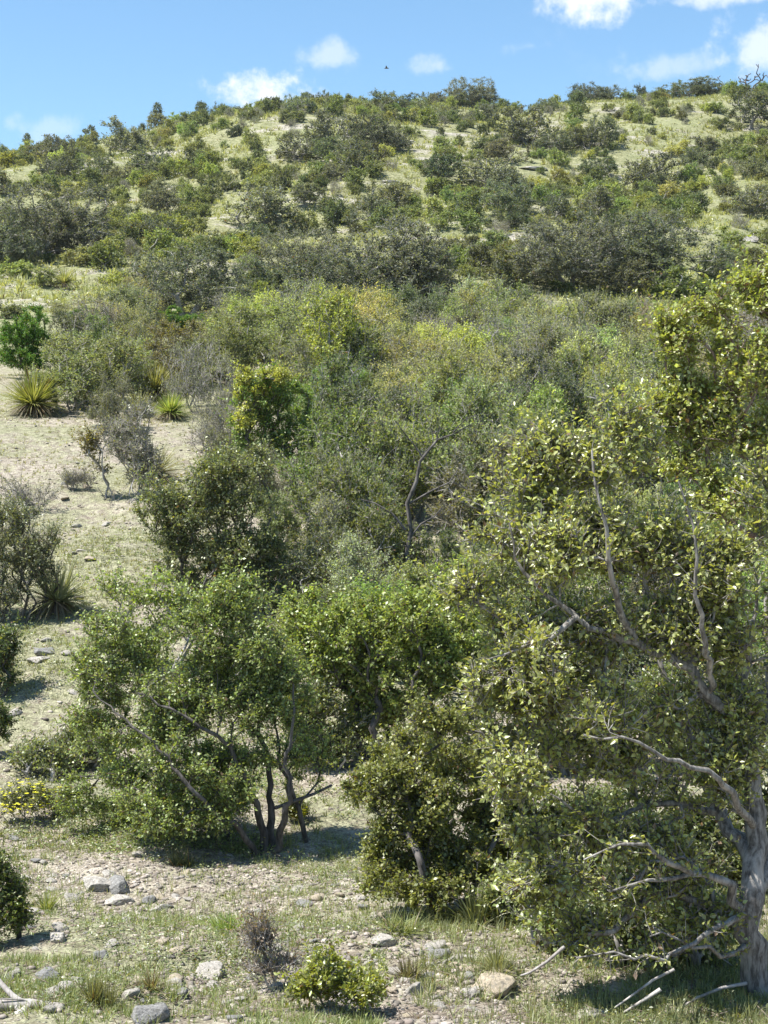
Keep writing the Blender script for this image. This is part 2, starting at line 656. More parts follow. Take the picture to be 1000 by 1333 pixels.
def chains(g):
    """split the skeleton into runs; returns lists of node ids, the first being where it is joined on"""
    out = []
    main = {}
    for i, ks in enumerate(g['kids']):
        if ks:
            main[i] = max(ks, key=lambda c: (g['tag'][c] >= 0 and g['tag'][c] == g['tag'][i], g['cnt'][c]))
    for i in range(len(g['P'])):
        p = g['par'][i]
        if p < 0 or main[p] != i:
            run = ([p] if p >= 0 else []) + [i]
            j = i
            while j in main:
                j = main[j]
                run.append(j)
            out.append((run, p >= 0, p < 0 or (g['tag'][i] >= 0)))
    return out


def radii(g, base_r, tip_r, expo=.55):
    tot = max(1.0, g['cnt'].max())
    return tip_r + (base_r - tip_r) * (g['cnt'] / tot) ** expo


def sample_lobes(rng, lobes, n, shell=.45, gap=0.0, wave=.4):
    """points inside a union of ellipsoids (centre, radii), thicker towards the outside, in clumps with gaps between"""
    if gap > 0:
        q = sample_lobes(rng, lobes, n * 3, shell)
        v = np.zeros(len(q))
        for k in range(6):
            d = unit(rng.normal(0, 1, 3)) * 6.283 / (wave * (1.0, .8, .62, 1.3, .5, 1.7)[k])
            v += np.sin(q @ d + rng.uniform(0, 6.28))
        v += rng.normal(0, .45, len(q))
        return q[np.argsort(-v)][:max(8, int(n * 3 * (1 - gap)))][rng.permutation(max(8, int(n * 3 * (1 - gap))))[:n]]
    vol = np.array([l[1][0] * l[1][1] * l[1][2] for l in lobes]) ** (.75)
    pick = rng.choice(len(lobes), n, p=vol / vol.sum())
    C = np.array([l[0] for l in lobes])[pick]
    R = np.array([l[1] for l in lobes])[pick]
    d = unit(rng.normal(0, 1, (n, 3)))
    r = (shell ** 3 + (1 - shell ** 3) * rng.random(n)) ** (1 / 3)
    return C + d * R * r[:, None]


def foliage(rng, buf, twig_buf, g, n_twigs, per, twig_len, leaf_len, leaf_w, style='fold', maxcnt=2, up=.3, twig_r=.002,
            twig_frac=1.0, flat=.6, outward=None, grow_in=.5):
    """little twigs near the branch ends, each carrying a few leaves"""
    ids = np.where((g['cnt'] <= maxcnt) & (g['par'] >= 0))[0]
    tipset = g['tips']
    pick = np.where(rng.random(n_twigs) < grow_in, rng.choice(tipset, n_twigs), rng.choice(ids, n_twigs))
    base = g['P'][pick]
    par = g['P'][g['par'][pick]]
    base = base + (par - base) * rng.random(n_twigs)[:, None]
    d = g['dir'][pick] * .7 + rng.normal(0, .6, (n_twigs, 3)) + np.array([0, 0, up])
    d = unit(d)
    L = twig_len * rng.uniform(.35, 1.25, n_twigs)
    bend = rng.normal(0, .25, (n_twigs, 3)) + np.array([0, 0, .1])
    if twig_buf is not None:
        sel = rng.random(n_twigs) < twig_frac
        b, dd, ll, be = base[sel], d[sel], L[sel], bend[sel]
        p1 = b + dd * ll[:, None] * .5
        p2 = b + dd * ll[:, None] + be * ll[:, None] * .4
        s = unit(np.cross(dd, rng.normal(0, 1, dd.shape)))
        q = np.cross(dd, s)
        rows = []
        for c, r in ((b, 1.0), (p1, .8), (p2, .35)):
            for a in range(3):
                an = a * 2.0944
                rows.append(c + (s * math.cos(an) + q * math.sin(an)) * twig_r * r)
        V = np.stack(rows, 1).reshape(-1, 3)
        i = np.arange(len(b))[:, None] * 9
        fs = []
        for lv in (0, 3):
            for a in range(3):
                fs.append(i + np.array([lv + a, lv + (a + 1) % 3, lv + 3 + (a + 1) % 3, lv + 3 + a]))
        twig_buf.add(V, np.concatenate(fs))
    m = n_twigs * per
    t = np.tile((np.arange(per) + .7) / per, n_twigs) + rng.uniform(-.5, .3, m) / per
    t = np.clip(t, .05, 1)
    B = np.repeat(base, per, 0)
    DD = np.repeat(d, per, 0)
    LL = np.repeat(L, per)[:, None]
    BE = np.repeat(bend, per, 0)
    pos = B + DD * LL * t[:, None] + BE * LL * (.4 * t * t)[:, None]
    rnd = rng.normal(0, 1, (m, 3))
    side = unit(rnd - DD * np.sum(rnd * DD, -1, keepdims=True))
    ld = unit(DD * .55 + side * .85 + np.array([0, 0, -.05]))
    nn = rng.normal(0, flat, (m, 3)) + np.array([0, 0, 1.0])
    sz = rng.uniform(.4, 1.25, m)
    leaves(buf, pos, ld, nn, leaf_len * sz, leaf_w * sz, style)


def px_lobes(items, d, depth=.85):
    """lobes given as (X, Y, rx, ry[, dy]) in photograph pixels at distance d"""
    out = []
    for it in items:
        X, Y, rx, ry = it[:4]
        dy = it[4] if len(it) > 4 else 0.0
        dd = d + dy
        s = dd / F
        out.append((at(X, Y, dd), np.array([rx * s, rx * s * depth, ry * s])))
    return out


def clip_ground(att, h=.06):
    g = T(att[:, 0], att[:, 1])
    att[:, 2] = np.maximum(att[:, 2], g + h + .1 * np.random.default_rng(1).random(len(att)))
    return att


def shoots(rng, wood, leaf_buf, g, n, length, leaf, per, style, r0=.003, up=.8):
    """long free shoots standing out of the crown, leafy along their whole length"""
    tips = g['tips']
    cen = g['P'][tips].mean(0)
    out = g['P'][tips] - cen
    w = np.clip(np.linalg.norm(out, axis=1) + out[:, 2] * .8, .01, None) ** 1.5
    pick = rng.choice(tips, n, p=w / w.sum())
    for i in pick:
        d0 = unit(g['dir'][i] + unit(g['P'][i] - cen) * .5 + np.array([0, 0, up]) + rng.normal(0, .3, 3))
        d0 = unit(np.array([d0[0], d0[1], max(d0[2], .35)]))
        L = length * rng.uniform(.4, 1.2)
        t = np.linspace(0, 1, 5)[:, None]
        pts = g['P'][i] + d0 * L * t + (rng.normal(0, .18, 3) + np.array([0, 0, -.12])) * L * t * t
        tube(wood, pts, r0 * np.array([1, .85, .7, .5, .3]), 3)
        m = max(3, int(per * rng.uniform(.4, 1.2)))
        tt = np.sort(rng.random(m)) ** .8
        k = np.clip((tt * 4).astype(int), 0, 3)
        f = (tt * 4 - k)[:, None]
        pos = pts[k] * (1 - f) + pts[k + 1] * f
        rv = rng.normal(0, 1, (m, 3))
        side = unit(rv - d0 * (rv @ d0)[:, None])
        sz = rng.uniform(.55, 1.15, m)
        leaves(leaf_buf, pos, d0 * .6 + side * .8, rng.normal(0, .7, (m, 3)) + np.array([0, 0, 1.]), leaf[0] * sz, leaf[1] * sz, style)


def near_plant(name, label, cat, seed, base, lobes, n_tips, color, stems=3, base_r=.03, tip_r=.003, n_twigs=3000, per=5,
               twig_len=.14, leaf=(.032, .019), style='fold', leaf_mat=None, bark=None, alpha=.28, shell=.45, polys=None,
               group=None, flat=1.0, up=.3, stem_h=.35, spread=.12, trunk_name='stem', twig_frac=.7, wob=.07, rise=.15, seg=.12,
               crown_name='foliage', maxcnt=2, expo=.55, twig_r=.0022, n_shoots=60, shoot_len=None, poly_r=None, gap=.27, wave=.27, ragged=True, grow_in=.7):
    rng = np.random.default_rng(seed)
    base = np.asarray(base, float)
    if ragged:
        sub = []
        for c, r in lobes:
            for _ in range(3):
                sub.append((c + unit(rng.normal(0, 1, 3)) * r * rng.uniform(.2, .75), r * rng.uniform(.42, .72)))
        lobes = sub
    att = clip_ground(sample_lobes(rng, lobes, int(n_tips * 1.35), shell, gap, wave))
    roots = []
    if polys:
        for p in polys:
            p = np.asarray(p, float)
            ln = np.linalg.norm(np.diff(p, axis=0), axis=1)
            cum = np.concatenate([[0], np.cumsum(ln)])
            u = np.linspace(0, cum[-1], max(len(p), int(cum[-1] / .09)))
            q = np.stack([np.interp(u, cum, p[:, k]) for k in range(3)], 1)
            q[1:-1] = .25 * q[:-2] + .5 * q[1:-1] + .25 * q[2:]
            q[2:] += rng.normal(0, .014, q[2:].shape)
            roots.append(q)
    else:
        cen = np.mean([l[0] for l in lobes], 0)
        for k in range(stems):
            a = 2 * math.pi * (k + rng.random() * .6) / stems
            r = spread * rng.uniform(.3, 1)
            b = base + np.array([math.cos(a) * r, math.sin(a) * r, 0])
            b[2] = float(T(b[0], b[1])) - .05
            d = unit(np.array([math.cos(a) * .55, math.sin(a) * .55, 1.0]) + (cen - base) * np.array([.35, .35, 0]))
            hh = stem_h * rng.uniform(.6, 1.2)
            roots.append([b, b + d * hh * .5 + rng.normal(0, .02, 3), b + d * hh + rng.normal(0, .03, 3)])
    g = grow(rng, roots, att, alpha, seg, wob, rise)
    R = radii(g, base_r, tip_r, expo)
    if poly_r:
        for q, (ra, rb) in enumerate(poly_r):
            ids = np.where(g['tag'][:g['root_n']] == q)[0]
            R[ids] = np.linspace(1, 0, len(ids)) ** 1.25 * (ra - rb) + rb
        for i in range(g['root_n'], len(R)):
            R[i] = min(R[i], R[g['par'][i]] * .5 if g['par'][i] < g['root_n'] else R[g['par'][i]])
    root = thing(name, label, cat, tuple(base), group)
    br = Buf()
    for run, joined, is_stem in chains(g):
        pts, rr = g['P'][run], R[run].copy()
        if joined:
            rr[0] = rr[1]
        k = 16 if rr.max() > .05 else 10 if rr.max() > .03 else (6 if rr.max() > .012 else (4 if rr.max() > .005 else 3))
        if is_stem and len(run) > 2:
            b = Buf()
            tube(b, pts, rr, k)
            nm = 'limb' if joined else trunk_name
            link(nm, b.mesh(nm, bark, True, base), root)
        else:
            tube(br, pts, rr, k)
    fo = Buf()
    foliage(rng, fo, br, g, n_twigs, per, twig_len, leaf[0], leaf[1], style, maxcnt, up, twig_r, twig_frac, flat, grow_in=grow_in)
    shoots(rng, br, fo, g, n_shoots, shoot_len or twig_len * 2.4, leaf, 14, style, max(.0016, tip_r * .6), up=max(.5, up * 1.5))
    link('branches', br.mesh('branches', bark, True, base), root)
    link(crown_name, fo.mesh(crown_name, leaf_mat, False, base), root, color)
    return root


def proto_plant(seed, lobes, n_tips, base_r, tip_r, n_twigs, per, twig_len, leaf, bark, leaf_mat, stems=1, stem_h=.6, spread=.1,
                alpha=.3, shell=.5, seg=.3, flat=1.0, up=.25, wob=.08, style='flat', maxcnt=2, lean=.5, expo=.55, twigs=False, twig_r=.006,
                min_r=0.0, grow_in=.5, n_shoots=0, shoot_len=.4, gap=.3, wave=.8):
    """two meshes, wood and foliage, standing on the origin; shared by many copies"""
    rng = np.random.default_rng(seed)
    att = sample_lobes(rng, lobes, n_tips, shell, gap, wave)
    n_tips = len(att)
    att[:, 2] = np.maximum(att[:, 2], .08 + .1 * rng.random(n_tips))
    roots = []
    for k in range(stems):
        a = 2 * math.pi * (k + rng.random() * .7) / stems
        r = spread * rng.uniform(.3, 1)
        b = np.array([math.cos(a) * r, math.sin(a) * r, -.25])
        d = unit(np.array([math.cos(a) * lean, math.sin(a) * lean, 1.0]))
        hh = stem_h * rng.uniform(.7, 1.2)
        roots.append([b, b + np.array([0, 0, .25]), b + d * hh * .5 + np.array([0, 0, .2]) + rng.normal(0, .03, 3), b + d * hh + np.array([0, 0, .25])])
    g = grow(rng, roots, att, alpha, seg, wob, .15)
    R = radii(g, base_r, tip_r, expo)
    wood = Buf()
    for run, joined, is_stem in chains(g):
        pts, rr = g['P'][run], R[run].copy()
        if joined:
            rr[0] = rr[1]
        if rr.max() < min_r:
            continue
        tube(wood, pts, rr, 6 if rr.max() > .06 else (4 if rr.max() > .02 else 3))
    fo = Buf()
    if n_twigs:
        foliage(rng, fo, wood if twigs else None, g, n_twigs, per, twig_len, leaf[0], leaf[1], style, maxcnt, up, twig_r, .6, flat, grow_in=grow_in)
    if n_shoots:
        shoots(rng, wood, fo, g, n_shoots, shoot_len, leaf, 8, style, tip_r, up=.8)
    return wood.mesh('trunk', bark, True), (fo.mesh('crown', leaf_mat) if n_twigs else None)


def put_plant(name, proto, loc, rz, scale, color, label=None, cat=None, group=None, parts=('trunk', 'crown')):
    root = thing(name, label, cat, loc, group)
    root.rotation_euler = (0, 0, rz)
    root.scale = scale
    link(parts[0], proto[0], root)
    if proto[1] is not None:
        link(parts[1], proto[1], root, color)
    return root


# ------------------------------------------------------------------ the ground
def make_ground():
    ys = [-300., -150, -80, -40, -20, -10, -4, 0, 2, 4, 5]
    y = 6.0
    while y < 2400:
        ys.append(y)
        y += max(.07, .0085 * y) if y < 30 else (max(.25, .006 * y) if y < 240 else .06 * y)
    ys = np.array(ys)
    t = np.linspace(-1, 1, 261)
    s = np.sign(t) * (.28 * np.abs(t) + .72 * np.abs(t) ** 4)
    half = 30 + 1.05 * np.clip(ys, 0, None)
    half = np.where((ys > 4) & (ys < 60), np.minimum(half, 14 + 1.3 * ys), half)
    Xg = s[None, :] * half[:, None]
    Yg = np.repeat(ys[:, None], len(s), 1)
    Zg = T(Xg, Yg)
    V = np.stack([Xg, Yg, Zg], -1).reshape(-1, 3)
    a = np.arange(len(ys) - 1)[:, None] * len(s)
    b = np.arange(len(s) - 1)[None, :]
    q = np.stack([a + b, a + b + 1, a + b + 1 + len(s), a + b + len(s)], -1).reshape(-1, 4)
    B = Buf()
    B.add(V, q)
    g = link('ground', B.mesh('ground', ground_material(), True))
    tag(g, kind='structure')
    return g


make_ground()

# ------------------------------------------------------------------ landmarks used when describing the many shrubs
LANDMARKS = []          # (name, X, Y)


def mark(name, X, Y):
    LANDMARKS.append((name, X, Y))


for nm, X, Y in [('the rounded oak on the skyline', 612, 108), ('the wide oak on the skyline', 780, 112),
                 ('the domed upper-slope oak', 484, 170), ('the leafless tree on the skyline', 978, 112),
                 ('the spreading oak at the left edge', 62, 292), ('the domed meadow oak', 240, 372),
                 ('the big ash-grey oak', 500, 325), ('the dark central oak', 440, 378),
                 ('the pair of grey oaks', 815, 325), ('the flat-topped oak', 690, 165),
                 ('the white cloud', 350, 128), ('the largest sotol', 45, 515), ('the yellow-topped shrub', 352, 545),
                 ('the bare crooked snag', 540, 640), ('the pale grass patch', 85, 390), ('the grey sotol', 432, 622),
                 ('the glossy dark juniper', 40, 452), ('the right-hand tree', 900, 560), ('the lone slim-trunked oak', 780, 172), ('the open forked oak', 165, 180), ('the oak with a dead branch', 640, 225),
                  ('the midslope oak', 850, 222), ('the lime green thicket shrub', 615, 388), ('the sotol deep in the thicket', 520, 485),
                  ('the paired shadowed rocks', 140, 1150), ('the tan boulder', 640, 1278), ('the dead brush', 345, 1245), ('the lime-green bush', 435, 1285),
                  ('the grey bottom boulder', 192, 1316), ('the big spreading shrub', 345, 1105), ('the pale angular rock', 272, 1262), ('the fallen branch', 60, 1310),
                  ('the flat grey stone', 60, 846), ('the half-dead grey shrub', 165, 600), ('the white gravel stone', 498, 1222), ('the left-border shrub', 20, 1165)]:
    mark(nm, X, Y)
ORD = dict(enumerate('nearest second third fourth fifth sixth seventh eighth ninth tenth eleventh twelfth thirteenth fourteenth fifteenth sixteenth'.split(), 1))
AUTO = []               # things waiting for a label: (object, look, noun, X, Y, group)


def auto(o, look, noun, X, Y, cat, group):
    o['category'] = cat
    o['group'] = group
    AUTO.append((o, look, noun, X, Y))


def write_labels():
    """name every shrub by its look, by the landmark next to it and, among those alike, by its rank there"""
    buckets = {}
    for o, look, noun, X, Y in AUTO:
        best = min(LANDMARKS, key=lambda l: math.hypot(l[1] - X, (l[2] - Y) * 1.4))
        dx, dy = X - best[1], (Y - best[2]) * 1.4
        side = ('left of' if dx < 0 else 'right of') if abs(dx) > abs(dy) else ('above' if dy < 0 else 'below')
        buckets.setdefault((look, noun, side, best[0]), []).append((math.hypot(dx, dy), o))
    for (look, noun, side, lm), lst in buckets.items():
        lst.sort(key=lambda q: q[0])
        for k, (_, o) in enumerate(lst, 1):
            if len(lst) == 1:
                o['label'] = f'{look} {noun} {side} {lm}'
            elif k in ORD:
                o['label'] = f'{look} {noun} {side} {lm}, {ORD[k]}' + ('' if k == 1 else ' nearest')
            else:
                o['label'] = f'{look} {noun} far {side} {lm}'


# ------------------------------------------------------------------ prototypes
def dome(cx, cy, cz, rx, ry, rz):
    return (np.array([cx, cy, cz]), np.array([rx, ry, rz]))


def rand_lobes(rng, n, w, h, base=.1, size=.42):
    """uneven heap of lobes, w wide and h tall"""
    out = []
    for k in range(n):
        a = rng.uniform(0, 6.283)
        r = w * .5 * (1 - size) * math.sqrt(rng.random())
        rr = w * .5 * size * rng.uniform(.5, 1.25)
        top = h * (1 - .5 * (r / (w * .5)) ** 2) * rng.uniform(.6, 1.08)
        rz = rr * rng.uniform(.6, .85)
        out.append(dome(math.cos(a) * r, math.sin(a) * r, max(base + rz, top - rz), rr, rr, rz))
        low = max(base + rz * .8, (top - rz) * .5)
        if top - rz > base + rz:
            out.append(dome(math.cos(a) * r * 1.15, math.sin(a) * r * 1.15, low, rr * .95, rr * .95, rz * .9))
    return out


pr = np.random.default_rng(77)
OAKS, OAKS_FAR, SHRUBS, SHRUBS_FAR, BRUSH, GREY, JUN, MID = [], [], [], [], [], [], [], []
for k in range(4):      # live oaks, broad domes on short dark trunks, twiggy grey-green
    OAKS.append(proto_plant(100 + k, rand_lobes(pr, 22, 6.2, 4.1, .2, .34), 640, .14, .008, 8200, 4, .34, (.105, .06), BARK_GREY, LEAF_FAR,
                            stems=1 + k % 3, stem_h=1.2, spread=.35, alpha=.35, shell=.5, seg=.35, maxcnt=2, lean=.6, twigs=True, twig_r=.007, gap=.12, n_shoots=60, shoot_len=.5))
for k in range(5):
    OAKS_FAR.append(proto_plant(120 + k, rand_lobes(pr, 13, 5.2, 3.9, .25, .36), 260, .13, .013, 2000, 4, .36, (.17, .095), BARK_GREY, LEAF_FAR,
                                stems=1 + k % 3, stem_h=1.0, spread=.35, alpha=.35, shell=.45, seg=.5, lean=.6, min_r=.016))
for k in range(8):      # evergreen shrubs on the slope
    SHRUBS_FAR.append(proto_plant(140 + k, rand_lobes(pr, 10, 2.3, 1.5, -.05, .36), 110, .04, .008, 900, 4, .26, (.125, .07), BARK_GREY, LEAF_FAR,
                                  stems=5, stem_h=.2, spread=.45, shell=.3, seg=.3, min_r=.011, n_shoots=26, shoot_len=.5))
for k in range(4):      # loose upright brush
    BRUSH.append(proto_plant(160 + k, rand_lobes(pr, 10, 2.2, 1.9, .15, .32), 320, .026, .0045, 2600, 4, .24, (.06, .03), BARK_GREY, LEAF_FAR,
                             stems=7, stem_h=.5, spread=.4, shell=.25, seg=.2, lean=.45, twigs=True, twig_r=.004, up=.5, alpha=.5, n_shoots=60, shoot_len=.5))
for k in range(3):      # nearly leafless grey brush
    GREY.append(proto_plant(180 + k, rand_lobes(pr, 7, 1.6, 1.2, .1, .38), 330, .020, .0036, 900, 3, .26, (.045, .02), BARK_GREY, LEAF_FAR,
                            stems=9, stem_h=.35, spread=.35, shell=.25, seg=.16, lean=.7, twigs=True, twig_r=.0035, up=.5, alpha=.6))
for k in range(4):      # denser leafy shrubs for the middle distance
    MID.append(proto_plant(200 + k, rand_lobes(pr, 14, 2.5, 1.9, -.05, .32), 320, .035, .005, 3300, 5, .22, (.058, .034), BARK_GREY, LEAF_FAR,
                           stems=6, stem_h=.3, spread=.5, shell=.35, seg=.22, twigs=True, twig_r=.004, n_shoots=50, shoot_len=.45))
for k in range(2):      # glossy dense juniper-like domes
    JUN.append(proto_plant(220 + k, rand_lobes(pr, 14, 2.3, 2.0, -.05, .36), 320, .05, .006, 7500, 5, .16, (.055, .024), BARK_DARK, LEAF_FAR,
                           stems=2, stem_h=.4, spread=.2, shell=.6, seg=.25, flat=.9, up=.5, gap=.0))

C_OAK = (.088, .106, .074)
C_OAK_GREY = (.118, .128, .098)
C_SHRUB = (.126, .155, .062)
C_OLIVE = (.17, .20, .082)
C_LIME = (.205, .228, .07)
C_DARK = (.086, .102, .054)
C_PALE = (.155, .165, .09)
C_JUN = (.060, .125, .022)


def jit(rng, c, s=.12):
    return tuple(float(x) for x in np.array(c) * (1 + rng.normal(0, s)) * (1 + rng.normal(0, s * .4, 3)))


# ------------------------------------------------------------------ the oaks one can point to
def oak_px(X, Yb, wpx, hpx, protos, k, color, label, d=None, group='live oaks on the hill', lift=0.0):
    if Yb <= 141:
        d = 203.0
    p = ground_hit(X, Yb) if d is None else np.array([at(X, Yb, d)[0], d, float(T(at(X, Yb, d)[0], d))])
    s = p[1] / F
    mw, mh = (6.4, 4.4) if protos is OAKS else (5.4, 4.0)
    rr = RNG
    q = 1.22 if protos is OAKS else 1.1
    return put_plant('oak_tree', protos[k % len(protos)], tuple(p - np.array([0, 0, .05])), float(rr.uniform(0, 6.28)),
                     (1.1 * q * wpx * s / mw, 1.1 * q * wpx * s / mw, (.9 if protos is OAKS else 1) * q * hpx * s / mh), color, label, 'oak tree', group)


OAK_BOX = []
for X, Yb, w, h, pro, k, c, lab in [
    (612, 136, 66, 38, OAKS, 0, C_OAK_GREY, 'rounded grey-green oak standing highest on the skyline, between two low clouds'),
    (766, 136, 58, 40, OAKS, 1, C_OAK, 'wide oak on the skyline, left half of the twin crowns'),
    (800, 138, 58, 32, OAKS, 2, C_OAK, 'dark wide oak on the skyline, right half of the twin crowns'),
    (484, 197, 84, 46, OAKS, 3, C_OAK, 'dark domed oak just under the skyline, on the upper slope'),
    (436, 190, 70, 48, OAKS_FAR, 4, C_OAK_GREY, 'greyish oak touching the dark domed oak under the skyline'),
    (690, 190, 96, 50, OAKS_FAR, 1, C_OAK_GREY, 'flat-topped grey oak on the bright upper slope below the skyline'),
    (165, 203, 72, 50, OAKS_FAR, 0, C_OAK_GREY, 'open grey oak with visible forks on the upper left slope'),
    (198, 226, 70, 40, OAKS_FAR, 2, C_OAK, 'dark low oak below the open grey oak on the left slope'),
    (905, 140, 80, 25, OAKS, 3, C_OAK, 'long low oak on the skyline left of the leafless tree'),
    (975, 165, 80, 46, OAKS_FAR, 4, C_OAK, 'dark oak at the right edge just below the skyline'),
    (850, 250, 88, 54, OAKS_FAR, 0, C_OAK_GREY, 'grey oak midway up the slope above the pair of grey oaks'),
    (640, 250, 96, 52, OAKS_FAR, 2, C_OAK_GREY, 'ash-coloured oak midway up the slope with a dead pale branch'),
    (780, 190, 50, 40, OAKS_FAR, 4, C_OAK, 'slim-trunked little oak standing alone on bright grass'),
    (330, 300, 110, 58, OAKS_FAR, 1, C_OAK_GREY, 'broad grey oak on the lower slope behind the meadow oak'),
    (62, 336, 158, 98, OAKS, 0, C_OAK_GREY, 'spreading oak with forked dark trunks at the left edge of the hill foot'),
    (-20, 345, 130, 90, OAKS, 3, C_OAK, 'oak cut off by the left border at the hill foot'),
    (240, 412, 152, 92, OAKS, 1, C_OAK, 'dark domed oak beside the small meadow at the hill foot'),
    (505, 400, 172, 124, OAKS, 2, C_OAK_GREY, 'big ash-grey oak in the centre of the hill foot'),
    (440, 414, 158, 86, OAKS, 3, C_OAK, 'dark green oak standing before the big ash-grey oak'),
    (395, 372, 110, 76, OAKS, 0, C_OAK_GREY, 'grey oak just behind the dark green oak in the centre'),
    (745, 376, 150, 96, OAKS, 1, C_OAK_GREY, 'left one of the pair of broad grey oaks at the hill foot'),
    (868, 370, 150, 96, OAKS, 2, C_OAK, 'right one of the pair of broad grey oaks at the hill foot'),
    (805, 362, 120, 88, OAKS, 3, C_OAK, 'darker oak squeezed between the pair of broad grey oaks'),
]:
    oak_px(X, Yb, w, h, pro, k, c, lab)
    OAK_BOX.append((X, Yb, w, h))

# ------------------------------------------------------------------ shrubs over the hill
hr = np.random.default_rng(4242)


def dens(x, y):
    """patchiness of the cover: bright open grass where it is low"""
    return (math.sin(x * .13 + 1.3) * math.sin(y * .17 + .4) + .8 * math.sin(x * .31 + y * .11 + 2.) * math.sin(y * .37 - x * .07)
            + .5 * math.sin(x * .71 + 1.) * math.sin(y * .83 + x * .2))


HILL = []
CLEAR = [(330, 185, 70, 26), (560, 190, 60, 22), (85, 392, 82, 24), (640, 148, 60, 14), (830, 218, 46, 22), (960, 285, 60, 34),
         (300, 205, 70, 18), (170, 215, 60, 10), (500, 245, 60, 14), (880, 180, 30, 20), (735, 215, 40, 14)]
tries = 0
n_oak = n_sh = 0
while len(HILL) < 1060 and tries < 120000:
    tries += 1
    y = 76 + (206 - 76) * hr.random() ** .9
    x = hr.uniform(-.27, .27) * y
    z = float(T(x, y))
    X, Y = project((x, y, z))
    if X < 190 and 352 < Y < 425:
        continue
    if any(((X - a) / rx) ** 2 + ((Y - b) / ry) ** 2 < 1 for a, b, rx, ry in CLEAR) and hr.random() > .22:
        continue
    v = dens(x, y)
    if v < -.55 - .4 * (X > 620) and hr.random() > .35:
        continue
    u = hr.random()
    if u < .11:
        r = hr.uniform(1.5, 2.5)
        kind = 'oak'
    elif u < .88:
        r = .5 + .9 * hr.random() ** 1.5
        kind = 'shrub'
    else:
        r = hr.uniform(.5, .9)
        kind = 'grey'
    if any((x - q[0]) ** 2 + (y - q[1]) ** 2 < ((r + q[2]) * .58) ** 2 for q in HILL):
        continue
    if any(abs(X - a) < w * .5 and b - h * .75 < Y < b + 4 for a, b, w, h in OAK_BOX):
        continue
    HILL.append((x, y, r))
    if kind == 'oak':
        grey = hr.random() < .5
        o = put_plant('oak_tree', OAKS_FAR[hr.integers(5)], (x, y, z - .05), hr.uniform(0, 6.28), (r / 2.3, r / 2.3, r / 2.5 * hr.uniform(.6, .9)),
                      jit(hr, C_OAK_GREY if grey else C_OAK))
        auto(o, 'small grey' if grey else 'small dark', 'oak', X, Y, 'oak tree', 'small oaks scattered up the hill')
    elif kind == 'shrub':
        q = hr.random()
        look, c = (('dark green', C_DARK) if q < .25 else ('olive', C_OLIVE) if q < .55 else ('mid-green', C_SHRUB) if q < .82 else ('yellow-green', C_LIME))
        size = 'low' if r < .8 else 'bushy'
        o = put_plant('dark_shrub' if q < .25 else 'evergreen_shrub' if .55 <= q < .82 else 'olive_shrub', SHRUBS_FAR[hr.integers(8)], (x, y, z - .04), hr.uniform(0, 6.28), (r, r, r * hr.uniform(.75, 1.05)), jit(hr, c, .14),
                      parts=('stem', 'foliage'))
        auto(o, size + ' ' + look, 'shrub', X, Y, 'shrub', 'evergreen shrubs over the hillside')
    else:
        o = put_plant('twiggy_shrub', GREY[hr.integers(3)], (x, y, z - .04), hr.uniform(0, 6.28), (r * 1.2, r * 1.2, r * 1.3), jit(hr, C_PALE),
                      parts=('stem', 'foliage'))
        auto(o, 'grey', 'twiggy shrub', X, Y, 'shrub', 'grey twiggy shrubs over the hillside')

# the fringe along the skyline
for k in range(64):
    X = -15 + 1030 * (k + hr.uniform(-.45, .45)) / 63
    y = hr.uniform(202, 216)
    x = at(X, 120, y)[0]
    z = float(T(x, y))
    big = hr.random() < .3
    r = hr.uniform(1.1, 1.7) if big else hr.uniform(.7, 1.1)
    if big:
        o = put_plant('oak_tree', OAKS_FAR[hr.integers(5)], (x, y, z - .05), hr.uniform(0, 6.28), (r / 2.5, r / 2.5, r / 2.5 * hr.uniform(.8, 1.25)), jit(hr, C_OAK))
        auto(o, 'small skyline', 'oak', X, project((x, y, z))[1], 'oak tree', 'small oaks along the skyline')
    else:
        o = put_plant('evergreen_shrub', SHRUBS_FAR[hr.integers(8)], (x, y, z - .04), hr.uniform(0, 6.28), (r, r, r * hr.uniform(1., 1.7)), jit(hr, C_SHRUB if k % 2 else C_DARK),
                      parts=('stem', 'foliage'))
        auto(o, 'skyline', 'shrub', X, project((x, y, z))[1], 'shrub', 'shrubs along the skyline')

for X in (560, 580, 600, 630, 650, 672, 735, 752, 815, 838, 860):
    y = hr.uniform(199, 203)
    x = at(X, 120, y)[0]
    z = float(T(x, y))
    r = hr.uniform(.9, 1.4)
    o = put_plant('evergreen_shrub', SHRUBS_FAR[hr.integers(8)], (x, y, z - .04), hr.uniform(0, 6.28), (r, r, r * .9), jit(hr, C_SHRUB), parts=('stem', 'foliage'))
    auto(o, 'full', 'shrub', X, project((x, y, z))[1], 'shrub', 'shrubs along the skyline')

